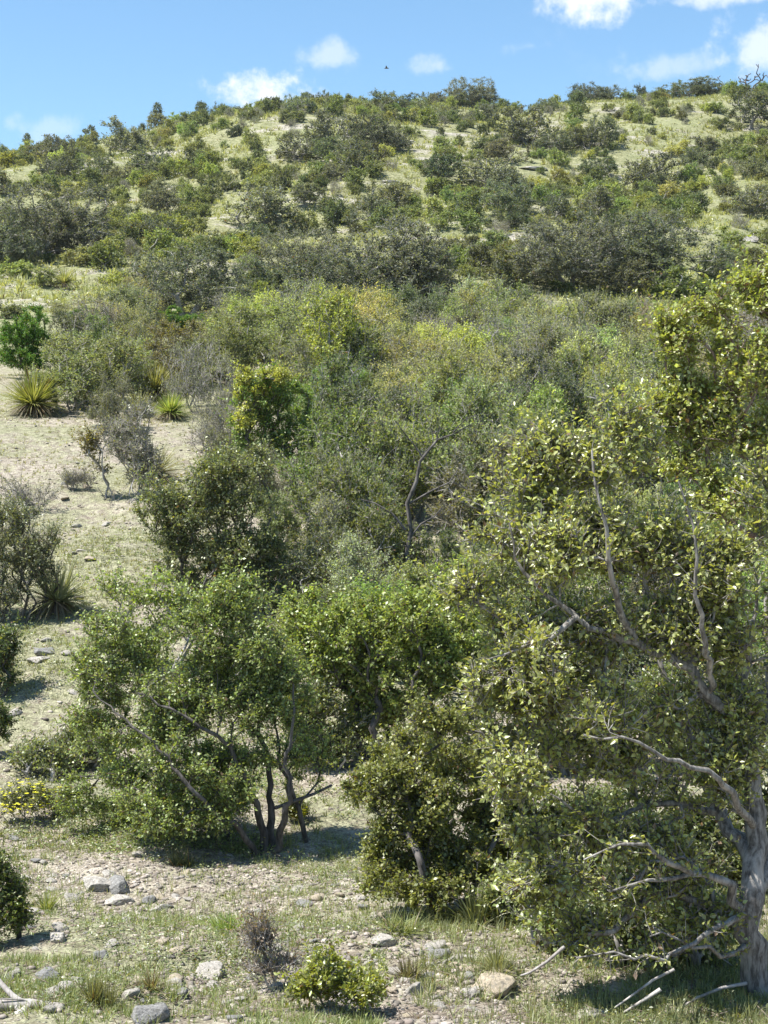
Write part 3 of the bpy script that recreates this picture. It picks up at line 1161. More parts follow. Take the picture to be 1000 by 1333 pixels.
# leafless tree on the skyline, two thin open trees at the left
SNAGT = proto_plant(301, rand_lobes(pr, 5, 3.0, 3.2, 1.0, .4), 60, .09, .022, 0, 0, 0, (0, 0), BARK_DARK, LEAF_FAR, stems=2, stem_h=1.0, spread=.1, shell=.3, seg=.3)
OPEN = proto_plant(302, [dome(-.5, 0, 2.3, .5, .5, .28), dome(.5, .1, 2.0, .45, .5, .25), dome(.1, .1, 2.75, .45, .4, .3), dome(-.9, .1, 1.7, .3, .3, .2)], 60, .07, .02, 300, 4,
                   .25, (.17, .09), BARK_DARK, LEAF_FAR, stems=2, stem_h=1.0, spread=.15, shell=.2, seg=.3)
for X, y, pro, sc, nm, lab, cat in [
    (978, 207, (SNAGT[0], None), 1.5, 'bare_tree', 'leafless tree with thin forked branches on the skyline near the right border', 'bare tree'),
    (940, 210, (SNAGT[0], None), 1.1, 'bare_tree', 'small leafless tree on the skyline behind the long low oak', 'bare tree'),
    (34, 206, OPEN, 1.0, 'small_tree', 'thin open tree with flat leaf pads on the skyline at far left', 'small tree'),
    (117, 207, OPEN, 1.1, 'small_tree', 'thin open tree on the left skyline, beside the faint low cloud', 'small tree'),
    (204, 208, OPEN, 1.25, 'small_tree', 'tallest thin open tree on the left skyline, its crown clear of the shrubs', 'small tree'),
]:
    x = at(X, 120, y)[0]
    put_plant(nm, pro, (x, y, float(T(x, y)) - .05), X * .7, (sc, sc, sc), C_OAK, lab, cat)

# ------------------------------------------------------------------ the thicket in the middle distance
mr = np.random.default_rng(99)
MIDPOS = []


def mid(proto, X, Yb, wpx, hpx, color, name, base_w, base_h, label=None, look=None, noun='shrub', cat='shrub', group=None):
    p = ground_hit(X, Yb)
    s = p[1] / F * (1.3 if Yb > 430 and not label else 1.12)
    o = put_plant(name, proto, tuple(p - np.array([0, 0, .04])), float(mr.uniform(0, 6.28)), (wpx * s / base_w, wpx * s / base_w, hpx * s / base_h), color,
                  label, cat if label else None, group if label else None, parts=('stem', 'foliage'))
    if not label:
        auto(o, look, noun, X, Yb - hpx * .5, cat, group)
    return o


THICKET = 'shrubs of the thicket between meadow and oaks'
# back rows of the pale green thicket right of centre
tries = 0
while len(MIDPOS) < 280 and tries < 40000:
    tries += 1
    y = mr.uniform(18, 61)
    X = mr.uniform(380, 1010) if mr.random() < .85 else mr.uniform(60, 400)
    x = at(X, 500, y)[0]
    z = float(T(x, y))
    _, Y = project((x, y, z))
    if y < 25 and 490 < X < 640:
        continue
    if any(abs(X - jx) < 55 and -30 < Y - jy < 45 for jx, jy in ((40, 480), (112, 420), (235, 428))):
        continue
    if (X < 400 and not (405 < Y < 470)) or (y < 37 and X < 430):
        continue
    r = mr.uniform(.7, 1.15) * (1 if y > 34 else .8)
    if any((x - q[0]) ** 2 + (y - q[1]) ** 2 < ((r + q[2]) * .68) ** 2 for q in MIDPOS):
        continue
    MIDPOS.append((x, y, r))
    rz = mr.uniform(0, 6.28)
    q = mr.random()
    if y < 34:
        q = .55 + q * .45 if q > .4 else q
    r = r * mr.uniform(.75, 1.35)
    hgt = 'tall ' if rz > 3 else 'low '
    if q < .26:
        look, pro, c, nm, w, noun = hgt + 'pale olive', BRUSH[mr.integers(4)], (.27, .29, .105), 'brush_shrub', 1.05, 'brush'
    elif q < .40:
        look, pro, c, nm, w, noun = hgt + 'grey-green', BRUSH[mr.integers(4)], (.19, .205, .11), 'brush_shrub', 1.05, 'brush'
    elif q < .58:
        look, pro, c, nm, w, noun = 'grey leafless', GREY[mr.integers(3)], C_PALE, 'twiggy_shrub', .72, 'brush'
    elif q < .76:
        look, pro, c, nm, w, noun = hgt + 'yellow-green', MID[mr.integers(4)], (.29, .31, .075), 'leafy_shrub', 1.2, 'shrub'
    elif q < .90:
        look, pro, c, nm, w, noun = 'leafy green', MID[mr.integers(4)], (.145, .195, .06), 'leafy_shrub', 1.2, 'shrub'
    else:
        look, pro, c, nm, w, noun = 'dark leafy', MID[mr.integers(4)], C_DARK, 'leafy_shrub', 1.1, 'shrub'
    o = put_plant(nm, pro, (x, y, z - .04), rz, (r / w, r / w, r / w * mr.uniform(.8, 1.0) * (1.2 if rz > 3 else 1)), jit(mr, c, .18), parts=('stem', 'foliage'))
    auto(o, look, noun, X, Y, 'shrub', THICKET)

# nearer rows: X, base row, width, height, prototype list, colour, look, noun
for X, Yb, w, h, pl, c, look, noun in [
    (128, 528, 120, 88, MID, C_OLIVE, 'wide olive', 'shrub'), (205, 500, 100, 70, MID, (.16, .15, .05), 'yellowish', 'shrub'),
    (265, 538, 72, 84, GREY, C_PALE, 'grey leafless', 'brush'), (240, 486, 100, 36, BRUSH, C_OLIVE, 'olive', 'brush'),
    (330, 490, 100, 74, MID, C_OLIVE, 'olive', 'shrub'), (300, 460, 90, 50, BRUSH, C_PALE, 'pale grey-green', 'brush'),
    (395, 480, 90, 66, MID, C_OLIVE, 'rounded olive', 'shrub'), (440, 600, 110, 110, MID, C_SHRUB, 'tall mid-green', 'shrub'),
    (500, 610, 120, 100, MID, C_DARK, 'dark grey-green', 'shrub'), 
    (598, 585, 100, 95, MID, C_LIME, 'bright yellow-green', 'shrub'), (545, 545, 110, 80, BRUSH, C_PALE, 'pale twiggy', 'brush'),
    (480, 530, 110, 86, BRUSH, C_PALE, 'pale twiggy', 'brush'), (640, 620, 100, 110, BRUSH, C_OLIVE, 'loose olive', 'brush'),
    (690, 600, 110, 100, MID, C_DARK, 'dark', 'shrub'), (750, 590, 110, 100, MID, C_SHRUB, 'leafy', 'shrub'),
    (690, 690, 120, 120, MID, C_OLIVE, 'olive', 'shrub'), (800, 640, 120, 120, BRUSH, C_OLIVE, 'olive', 'brush'),
    (640, 700, 90, 100, MID, C_SHRUB, 'leafy green', 'shrub'), (480, 690, 110, 90, BRUSH, C_OLIVE, 'loose olive', 'brush'),
    (420, 700, 100, 90, BRUSH, C_OLIVE, 'loose sparse', 'brush'), (590, 790, 90, 80, MID, C_SHRUB, 'leafy green', 'shrub'),
    (440, 770, 120, 100, BRUSH, C_PALE, 'pale grey', 'brush'), (500, 560, 60, 70, MID, C_SHRUB, 'small green', 'shrub'),
    (270, 585, 60, 50, GREY, C_PALE, 'low grey leafless', 'brush'), (345, 660, 60, 60, BRUSH, C_OLIVE, 'small olive', 'brush'),
    (430, 512, 80, 58, GREY, C_PALE, 'grey leafless', 'brush'), (485, 498, 90, 56, GREY, C_PALE, 'grey leafless', 'brush'), (540, 490, 80, 54, GREY, C_PALE, 'grey leafless', 'brush'),
    (440, 455, 70, 36, MID, (.27, .25, .05), 'bright yellow', 'shrub'), (405, 462, 56, 34, MID, (.25, .25, .06), 'bright yellow', 'shrub'), (590, 520, 70, 44, GREY, C_PALE, 'grey leafless', 'brush'),
    (90, 535, 90, 62, MID, C_OLIVE, 'wide olive', 'shrub'), (165, 515, 90, 66, BRUSH, C_OLIVE, 'twiggy olive', 'brush'), (165, 480, 80, 30, MID, C_LIME, 'yellowish', 'shrub'),
    (300, 440, 70, 34, BRUSH, C_PALE, 'pale grey-green', 'brush'), (285, 500, 80, 70, MID, C_OLIVE, 'olive', 'shrub'), (300, 545, 60, 70, GREY, C_PALE, 'grey leafless', 'brush'),
    (240, 530, 60, 70, GREY, C_PALE, 'grey leafless', 'brush'), (355, 470, 100, 60, BRUSH, C_OLIVE, 'olive', 'brush'), (410, 530, 100, 84, BRUSH, C_PALE, 'pale twiggy', 'brush'),
    (440, 520, 90, 90, MID, C_OLIVE, 'olive', 'shrub'), (445, 680, 90, 70, MID, C_OLIVE, 'sparse olive', 'shrub'), (360, 715, 70, 60, MID, C_OLIVE, 'small olive', 'shrub'),
    (345, 770, 60, 60, BRUSH, C_OLIVE, 'loose olive', 'brush'), (300, 620, 70, 60, BRUSH, C_PALE, 'pale grey-green', 'brush'), (390, 660, 60, 60, GREY, C_PALE, 'grey leafless', 'brush'),
    (490, 720, 90, 70, GREY, C_PALE, 'grey leafless', 'brush'), (150, 560, 60, 60, BRUSH, C_PALE, 'pale grey-green', 'brush'),
    (860, 560, 120, 90, MID, C_OLIVE, 'olive', 'shrub'), (930, 520, 120, 90, BRUSH, C_OLIVE, 'olive', 'brush'),
    (110, 345, 60, 22, SHRUBS_FAR, C_PALE, 'pale tufted', 'shrub'), (60, 372, 50, 22, SHRUBS_FAR, C_PALE, 'pale tufted', 'shrub'),
    (85, 412, 50, 20, BRUSH, C_PALE, 'pale low', 'brush'), (10, 415, 40, 22, SHRUBS_FAR, C_DARK, 'dark low', 'shrub'),
    (150, 372, 46, 18, SHRUBS_FAR, C_LIME, 'low yellowish', 'shrub'), (20, 362, 46, 26, SHRUBS_FAR, C_OLIVE, 'low olive', 'shrub'),
    (340, 402, 46, 34, SHRUBS_FAR, C_LIME, 'lime green', 'shrub'), (615, 400, 56, 30, SHRUBS_FAR, C_LIME, 'lime green', 'shrub'),
]:
    bw, bh = {id(MID): (2.4, 1.9), id(BRUSH): (2.1, 1.95), id(GREY): (1.6, 1.3), id(SHRUBS_FAR): (2.2, 1.5)}[id(pl)]
    nm = {id(MID): 'leafy_shrub', id(BRUSH): 'brush_shrub', id(GREY): 'twiggy_shrub', id(SHRUBS_FAR): 'evergreen_shrub'}[id(pl)]
    mid(pl[int(mr.integers(len(pl)))], X, Yb, w, h, jit(mr, c, .06), nm, bw, bh, None, look, noun, 'shrub', THICKET)

for X, Yb, w, h, lab in [
    (40, 492, 112, 90, 'glossy dark green juniper right behind the largest sotol'),
    (112, 428, 64, 28, 'low bright-edged juniper mound between the tall juniper and the meadow oak'),
    (235, 436, 76, 36, 'flat dark green juniper at the foot of the meadow oak'),
]:
    mid(JUN[int(X) % 2], X, Yb, w, h, C_JUN, 'juniper', 2.4, 2.05, lab, cat='juniper', group='dark junipers behind the clearing')


# ------------------------------------------------------------------ sotols
def sotol(X, Yb, wpx, color, label, seed, dead=.3, n=260, flat=1.0):
    rng = np.random.default_rng(seed)
    p = ground_hit(X, Yb)
    s = p[1] / F
    L = wpx * s * .64
    root = thing('sotol', label, 'sotol', tuple(p), 'sotol rosettes by the clearing')
    b = Buf()
    blades(b, rng, p + np.array([0, 0, L * .22]), int(n * 1.4), L, .018 + L * .014, spread=1.2, droop=.35, segs=3, minel=2, maxel=82, rad=.1)
    link('leaf_rosette', b.mesh('leaf_rosette', BLADE, False, p), root, color)
    k = Buf()
    blades(k, rng, p + np.array([0, 0, L * .22]), int(n * dead * 1.5), L * .85, .016 + L * .01, spread=.6, droop=.9, segs=3, minel=-28, maxel=12, rad=.1)
    link('dead_leaf_skirt', k.mesh('dead_leaf_skirt', BLADE, False, p), root, (.20, .17, .12))
    t = Buf()
    tube(t, [p + np.array([0, 0, -.1]), p + np.array([0, 0, L * .1]), p + np.array([0, 0, L * .26])], [.12, .11, .07], 8)
    link('stem', t.mesh('stem', BARK_DARK, True, p), root)
    return root


sotol(44, 540, 88, (.20, .22, .06), 'largest sotol, a round spiky rosette standing alone on the gravel clearing', 11, .35, 420)
sotol(221, 545, 52, (.17, .22, .06), 'small bright green sotol with a dark base at the edge of the thicket', 12, .4)
sotol(202, 520, 76, (.24, .24, .09), 'yellowish sotol behind the small bright green one', 13, .5)
sotol(180, 540, 46, (.17, .17, .08), 'dull little sotol left of the small bright green one', 14, .5)
sotol(432, 665, 92, (.19, .20, .11), 'grey-green sotol with long pale blades below the yellow-topped shrub', 15, .6, 300)
sotol(200, 628, 78, (.22, .21, .14), 'straw-coloured sotol half hidden behind the grey dead shrub', 16, .5, 160)
sotol(330, 470, 46, (.24, .22, .12), 'pale sotol showing above the olive brush behind the yellow-topped shrub', 17, .5, 160)
sotol(74, 796, 92, (.21, .22, .14), 'sotol with long blades under the big left-edge shrub', 18, .4, 200)
sotol(520, 500, 50, (.20, .22, .06), 'green sotol deep in the thicket, in the middle of the photo', 19, .3, 200)
sotol(85, 375, 46, (.22, .23, .10), 'pale yellow sotol at the upper edge of the small meadow', 20, .3, 160)
sotol(190, 362, 40, (.22, .23, .10), 'pale sotol at the right end of the small meadow, before the domed oak', 21, .3, 160)


# ------------------------------------------------------------------ plants of the foreground, each grown for itself
def base_px(X, Y):
    return ground_hit(X, Y)


# yellow-topped shrub in the middle left
b = base_px(372, 640)
near_plant('evergreen_shrub', 'rounded green shrub with a yellow-brown top in the middle of the left half', 'shrub', 31, b,
           px_lobes([(340, 520, 38, 36), (375, 540, 36, 42, .3), (355, 505, 34, 28), (330, 560, 30, 32), (385, 580, 30, 30), (352, 585, 30, 24)], b[1]), 260,
           (.125, .195, .04), stems=4, base_r=.045, tip_r=.005, n_twigs=5200, per=5, twig_len=.15, leaf=(.05, .028), leaf_mat=LEAF_SHRUB, bark=BARK_DARK,
           stem_h=.6, spread=.2, style='flat', shell=.5, gap=.12, ragged=False)
near_plant('evergreen_shrub', 'yellow-brown leafing bush against the upper left of the rounded green shrub', 'shrub', 32, base_px(330, 615),
           px_lobes([(328, 510, 26, 26), (350, 492, 28, 16), (318, 540, 20, 24)], b[1] - .3), 90,
           (.27, .29, .06), stems=2, base_r=.03, tip_r=.005, n_twigs=1000, per=5, twig_len=.13, leaf=(.045, .026), leaf_mat=LEAF_SHRUB, bark=BARK_DARK,
           stem_h=.5, spread=.1, style='flat')
# grey dead shrub on the gravel clearing
b = base_px(165, 650)
near_plant('twiggy_shrub', 'half-dead shrub of tangled grey twigs on the gravel clearing', 'shrub', 33, b,
           px_lobes([(165, 590, 46, 50), (190, 610, 34, 34), (145, 560, 34, 26), (180, 545, 30, 18)], b[1]), 420, (.13, .14, .075), stems=12, base_r=.02, tip_r=.004,
           n_twigs=2600, per=3, twig_len=.2, leaf=(.04, .02), leaf_mat=LEAF_SHRUB, bark=BARK_DEAD, style='flat', stem_h=.3, spread=.3, shell=.2, alpha=.5, twig_frac=1, twig_r=.004)
near_plant('twiggy_shrub', 'slender stem with olive-brown leaves leaning beside the grey half-dead shrub', 'shrub', 34, base_px(138, 648),
           px_lobes([(120, 590, 14, 22), (128, 610, 12, 14)], b[1]), 40, (.17, .15, .05), stems=2, base_r=.02, tip_r=.005,
           n_twigs=200, per=4, twig_len=.14, leaf=(.05, .03), leaf_mat=LEAF_SHRUB, bark=BARK_GREY, style='flat', stem_h=.3, spread=.05)
for X, Yb, rx, ry, sd, lab in [(42, 668, 34, 28, 135, 'low dark twiggy bush at the left border of the gravel clearing'),
                               (102, 638, 20, 16, 36, 'smallest twiggy bush alone on the gravel clearing'),
                               (285, 590, 40, 26, 37, 'grey leafless twig tangle left of the rounded green shrub')]:
    b = base_px(X, Yb)
    near_plant('twiggy_shrub', lab, 'shrub', sd, b, px_lobes([(X, Yb - ry, rx, ry * .8), (X - rx * .4, Yb - ry * .8, rx * .6, ry * .7)], b[1]), 220, (.12, .12, .07),
               stems=10, base_r=.012, tip_r=.003, n_twigs=420, per=2, twig_len=.16, leaf=(.03, .015), leaf_mat=LEAF_SHRUB, bark=BARK_GREY, style='flat',
               stem_h=.2, spread=.2, shell=.2, alpha=.6, twig_frac=1, twig_r=.003, group=None)

# big shrub at the left border
b = base_px(20, 808)
near_plant('evergreen_shrub', 'grey-green shrub of upright stems cut by the left border, above the flat stones', 'shrub', 38, b,
           px_lobes([(10, 730, 56, 60), (50, 710, 34, 46), (-30, 720, 60, 66), (20, 680, 48, 34), (62, 745, 26, 32), (10, 775, 56, 24)], b[1]), 520,
           (.11, .125, .07), stems=11, base_r=.022, tip_r=.0035, n_twigs=4600, per=5, twig_len=.17, leaf=(.036, .017), leaf_mat=LEAF_SHRUB, bark=BARK_DARK,
           style='flat', stem_h=.5, spread=.35, shell=.25, alpha=.5, up=.7)
b = base_px(-8, 908)
near_plant('evergreen_shrub', 'dark shrub at the left border beside the flat grey stones', 'shrub', 39, b,
           px_lobes([(-12, 868, 46, 34), (14, 880, 22, 22), (-10, 845, 38, 22)], b[1]), 150, (.07, .10, .032), stems=4, base_r=.02, tip_r=.003, n_twigs=1800, per=5,
           twig_len=.13, leaf=(.036, .02), leaf_mat=LEAF_SHRUB, bark=BARK_DARK, style='flat', stem_h=.25)
b = base_px(-22, 990)
near_plant('evergreen_shrub', 'sliver of a green shrub at the left border above the yellow-flowered patch', 'shrub', 40, b,
           px_lobes([(-20, 940, 40, 36), (0, 950, 20, 24)], b[1]), 110, (.08, .115, .03), stems=3, base_r=.02, tip_r=.003, n_twigs=1300, per=5,
           twig_len=.13, leaf=(.034, .02), leaf_mat=LEAF_SHRUB, bark=BARK_DARK, style='flat', stem_h=.25)
b = base_px(-5, 1232)
near_plant('evergreen_shrub', 'bright leafy shrub at the left border beside the shadowed rock', 'shrub', 41, b,
           px_lobes([(0, 1165, 40, 46), (-20, 1130, 34, 26), (14, 1190, 22, 28), (-14, 1205, 36, 24)], b[1]), 170, (.10, .135, .03), stems=4, base_r=.02, tip_r=.002,
           n_twigs=2400, per=5, twig_len=.10, leaf=(.027, .015), leaf_mat=LEAF_SHRUB, bark=BARK_DARK, style='fold', stem_h=.2)

# shrub above the big multi-stemmed one
b = base_px(285, 800)
near_plant('evergreen_shrub', 'dense olive shrub with dark stems, above the lime-tipped bush', 'shrub', 42, b,
           px_lobes([(250, 650, 60, 44), (300, 640, 58, 46, .4), (270, 610, 60, 30), (225, 690, 44, 34), (320, 690, 40, 40), (285, 720, 64, 44), (330, 645, 36, 40), (250, 745, 56, 34), (310, 755, 44, 30), (215, 650, 40, 40), (345, 600, 30, 30), (235, 715, 46, 40), (340, 720, 40, 40), (270, 680, 60, 50)], b[1]), 640,
           (.16, .19, .075), stems=6, base_r=.03, tip_r=.004, n_twigs=9000, per=5, twig_len=.18, leaf=(.042, .023), leaf_mat=LEAF_SHRUB, bark=BARK_DARK,
           style='flat', stem_h=.5, spread=.3, shell=.3, gap=.08)
# lime tipped bush
b = base_px(205, 880)
near_plant('evergreen_shrub', 'thin bush with bright lime leaf tips and pale bare stems', 'shrub', 43, b,
           px_lobes([(170, 775, 44, 36), (220, 785, 46, 36), (150, 760, 26, 24), (195, 825, 60, 34), (270, 800, 36, 26)], b[1]), 260,
           (.15, .20, .035), stems=8, base_r=.02, tip_r=.003, n_twigs=2000, per=4, twig_len=.16, leaf=(.042, .025), leaf_mat=LEAF_SHRUB, bark=BARK_GREY,
           style='flat', stem_h=.5, spread=.3, shell=.3, alpha=.45)
# sparse middle bush between
b = base_px(400, 800)
near_plant('evergreen_shrub', 'sparse grey-green bush letting the bright ground show, right of the dense olive shrub', 'shrub', 44, b,
           px_lobes([(385, 720, 60, 50), (430, 740, 60, 46), (370, 770, 40, 30)], b[1]), 260,
           (.135, .16, .065), stems=6, base_r=.022, tip_r=.003, n_twigs=1900, per=5, twig_len=.17, leaf=(.038, .02), leaf_mat=LEAF_SHRUB, bark=BARK_GREY,
           style='flat', stem_h=.4, spread=.3, shell=.3, alpha=.4)
# yellow green mass behind, between the two front shrubs
b = base_px(505, 985)
near_plant('evergreen_shrub', 'wide yellow-green shrub filling the centre behind the two front shrubs', 'shrub', 45, b,
           px_lobes([(470, 820, 74, 52), (545, 800, 78, 56), (600, 770, 50, 46, .4), (430, 860, 56, 48), (500, 880, 80, 56), (570, 870, 70, 56), (590, 820, 56, 50), (490, 930, 66, 36), (410, 810, 40, 34)], b[1]),
           640, (.185, .235, .055), stems=6, base_r=.05, tip_r=.0035, n_twigs=12500, per=5, twig_len=.15, leaf=(.040, .023), leaf_mat=LEAF_SHRUB, bark=BARK_DARK,
           style='flat', stem_h=.6, spread=.3, shell=.5)
# big multi-stem shrub
b = base_px(345, 1108)
d0 = b[1]


def poly(pts, d):
    """pts: (X, Y, depth offset) in the photograph"""
    return [at(X, Y, d + dy) for X, Y, dy in pts]


def foot(X, Y, dy=0.0):
    q = at(X, Y, d0 + dy)
    q[2] = float(T(q[0], q[1])) - .06
    return q


polys = [
    [foot(345, 1108)] + poly([(342, 1075, 0), (325, 1020, -.1), (300, 975, -.2), (262, 945, -.3), (225, 925, -.3), (180, 900, -.3)], d0),
    [foot(355, 1108, .1)] + poly([(352, 1060, .1), (348, 1000, .2), (335, 930, .2), (318, 880, .3), (300, 830, .3)], d0),
    [foot(340, 1105, -.1)] + poly([(318, 1085, -.2), (290, 1065, -.3), (258, 1040, -.5), (225, 1000, -.5), (195, 960, -.5), (160, 935, -.4), (120, 900, -.3)], d0),
    [foot(362, 1108)] + poly([(368, 1070, -.1), (380, 1030, -.2), (372, 985, -.2), (385, 930, -.2), (380, 880, -.1)], d0),
    [foot(300, 1100, .3)] + poly([(292, 1060, .3), (270, 1010, .4), (250, 960, .5), (215, 880, .5)], d0),
    [foot(400, 1085, .2)] + poly([(388, 1045, .1), (372, 1010, 0), (362, 960, .1), (355, 900, .1)], d0),
]
near_plant('evergreen_shrub', 'big spreading shrub on several dark bare stems, left of centre in the foreground', 'shrub', 46, b,
           px_lobes([(180, 870, 74, 56), (130, 900, 50, 46), (250, 830, 70, 46), (320, 840, 62, 52), (220, 930, 80, 50), (310, 920, 80, 56), (370, 900, 48, 56), (390, 960, 40, 50),
                     (180, 970, 66, 44), (260, 1000, 84, 44), (340, 990, 60, 46), (215, 1030, 62, 36), (270, 1055, 60, 30), (150, 830, 50, 40), (110, 860, 34, 40), (120, 950, 36, 36), (160, 1020, 50, 30), (230, 1075, 60, 26, .4), (300, 1030, 70, 40, .5), (350, 870, 60, 50, .3), (150, 980, 60, 40, .5), (120, 1030, 50, 40, .4), (230, 1050, 60, 36, -.4), (290, 1035, 50, 40, -.35), (180, 1040, 50, 36, -.3), (250, 990, 60, 40, -.4), (180, 1070, 60, 30, .5), (410, 1000, 36, 50, .4), (260, 900, 80, 60), (290, 790, 60, 34)], d0, .8),
           900, (.155, .20, .06), stems=0, base_r=.05, tip_r=.0028, n_twigs=22000, per=5, twig_len=.13, leaf=(.031, .018), leaf_mat=LEAF_SHRUB, bark=BARK_DARK,
           polys=polys, style='flat', shell=.3, alpha=.22, n_shoots=260, shoot_len=.34, gap=.14, poly_r=[(.036, .007), (.034, .007), (.030, .006), (.032, .007), (.024, .006), (.026, .006)])
# broken stem lying through the fork
b2 = at(432, 1022, d0 + .3)
lg = Buf()
tube(lg, [at(358, 1052, d0 - .1), at(385, 1042, d0), at(410, 1033, d0 + .2), b2], [.016, .015, .013, .010], 6)
tag(link('broken_branch', lg.mesh('broken_branch', BARK_DARK, True)), 'dark broken branch slanting through the fork of the big spreading shrub', 'branch')

# dense round shrub in front of the tree
b = base_px(575, 1190)
near_plant('evergreen_shrub', 'dense rounded olive shrub reaching the ground, just left of the right-hand tree', 'shrub', 47, b,
           px_lobes([(530, 1000, 66, 52), (590, 980, 60, 50, .3), (500, 1050, 50, 56), (560, 1060, 72, 60), (620, 1050, 50, 60, .3), (530, 1110, 56, 44), (590, 1120, 54, 48), (480, 1010, 34, 36), (560, 950, 44, 32), (540, 1150, 56, 30, -.2), (610, 1140, 50, 36), (495, 1120, 36, 40), (640, 1090, 40, 50, .3)], b[1], .9),
           480, (.175, .195, .05), stems=5, base_r=.03, tip_r=.0025, n_twigs=12500, per=5, twig_len=.10, leaf=(.029, .018), leaf_mat=LEAF_SHRUB, bark=BARK_DARK,
           style='flat', stem_h=.5, spread=.2, shell=.5, gap=.15)

# ------------------------------------------------------------------ the right-hand tree
b = base_px(985, 1296)
d0 = b[1]
polys = [
    # trunk and the long limb sweeping up to the left
    [foot(988, 1300)] + poly([(984, 1262, 0), (978, 1222, -.02), (970, 1188, -.05), (985, 1158, -.05), (988, 1130, 0), (985, 1080, .05), (985, 1030, .05), (972, 980, .05),
                              (955, 940, .05), (932, 905, 0), (905, 875, -.05), (868, 852, -.1), (828, 836, -.15), (790, 820, -.2), (752, 800, -.2), (712, 776, -.25), (684, 748, -.3),
                              (672, 715, -.3), (662, 680, -.3)], d0),
    [at(985, 1158, d0 - .05)] + poly([(1004, 1120, .1), (1016, 1060, .2), (1012, 980, .25), (1002, 900, .3), (1000, 820, .35), (1008, 740, .4)], d0),
    [at(970, 1188, d0 - .05)] + poly([(955, 1185, -.1), (962, 1160, -.15), (940, 1145, -.25), (900, 1138, -.3), (862, 1142, -.4), (828, 1150, -.45), (795, 1160, -.5)], d0),
    [at(988, 1130, d0)] + poly([(960, 1090, .15), (938, 1060, .25), (915, 1010, .35), (896, 960, .4), (870, 900, .5), (850, 840, .55), (838, 770, .6)], d0),
    [at(938, 1060, d0 + .25)] + poly([(900, 1052, .2), (860, 1046, .1), (815, 1052, .05), (770, 1068, 0), (720, 1040, -.1)], d0),
    [at(955, 940, d0 + .05)] + poly([(962, 890, .1), (972, 850, .1), (985, 800, .15), (992, 740, .2)], d0),
    [at(905, 875, d0 - .05)] + poly([(895, 845, 0), (880, 812, .05), (876, 770, .1), (868, 720, .15), (850, 660, .2)], d0),
    [at(978, 1222, d0 - .02)] + poly([(955, 1245, -.2), (920, 1232, -.3), (885, 1222, -.4), (845, 1215, -.5)], d0),
    [at(932, 905, d0)] + poly([(915, 830, -.4), (905, 760, -.5), (900, 690, -.55), (888, 630, -.5)], d0),
    [at(828, 836, d0 - .15)] + poly([(800, 770, -.4), (790, 700, -.5), (776, 640, -.5), (770, 590, -.45)], d0),
    [at(985, 1080, d0 + .05)] + poly([(940, 1020, -.4), (880, 985, -.6), (820, 960, -.7), (760, 955, -.7)], d0),
    [at(752, 800, d0 - .2)] + poly([(720, 830, -.3), (680, 850, -.4), (636, 862, -.4)], d0),
    [at(900, 1138, d0 - .3)] + poly([(860, 1110, -.5), (810, 1098, -.6), (760, 1120, -.6)], d0),
    [at(970, 1188, d0 - .05)] + poly([(930, 1215, -.4), (870, 1252, -.55), (800, 1238, -.65), (752, 1250, -.65)], d0),
    [at(868, 852, d0 - .1)] + poly([(850, 800, 0), (838, 740, .05), (820, 690, .1), (800, 640, .1)], d0),
]
near_plant('broadleaf_tree', 'crooked grey-barked tree with yellow-green leaves filling the right side of the photo', 'tree', 51, b,
           px_lobes([(700, 650, 74, 50), (770, 600, 76, 66), (830, 560, 60, 50), (690, 730, 84, 60), (780, 700, 90, 70), (870, 690, 80, 70), (940, 740, 80, 70), (700, 820, 88, 60),
                     (800, 810, 90, 66), (890, 820, 80, 60), (970, 830, 60, 66), (665, 900, 64, 60), (745, 910, 84, 60), (840, 920, 80, 60), (940, 930, 70, 60), (670, 985, 62, 56),
                     (760, 1000, 84, 60), (860, 1010, 80, 60), (950, 1010, 60, 60), (690, 1070, 60, 54), (780, 1090, 80, 54), (870, 1100, 70, 50), (730, 1150, 60, 44), (820, 1170, 70, 40),
                     (910, 1190, 60, 40), (760, 1210, 50, 30), (850, 1230, 54, 26), (730, 720, 60, 40, -.45), (680, 860, 60, 50, -.4), (790, 920, 70, 40, -.4), (660, 1010, 44, 44, -.3), (640, 900, 40, 44), (625, 780, 34, 44), (700, 600, 40, 26), (1020, 780, 60, 90), (1030, 950, 60, 90), (1040, 650, 60, 80), (640, 690, 40, 40)], d0, .7),
           1250, (.245, .285, .09), stems=0, base_r=.115, tip_r=.0028, n_twigs=15500, per=5, twig_len=.13, leaf=(.035, .0215), leaf_mat=LEAF_TREE, bark=BARK_PALE,
           polys=polys, style='fold', shell=.25, alpha=.25, trunk_name='trunk', expo=.5, n_shoots=330, shoot_len=.36,
           poly_r=[(.080, .005), (.046, .010), (.030, .006), (.046, .008), (.024, .006), (.026, .006), (.030, .006), (.018, .004), (.020, .005), (.022, .005), (.026, .005), (.018, .004), (.018, .004), (.020, .004), (.018, .005)],
           gap=.36, wave=.34, crown_name='crown', twig_frac=1, twig_r=.0034, flat=.95)
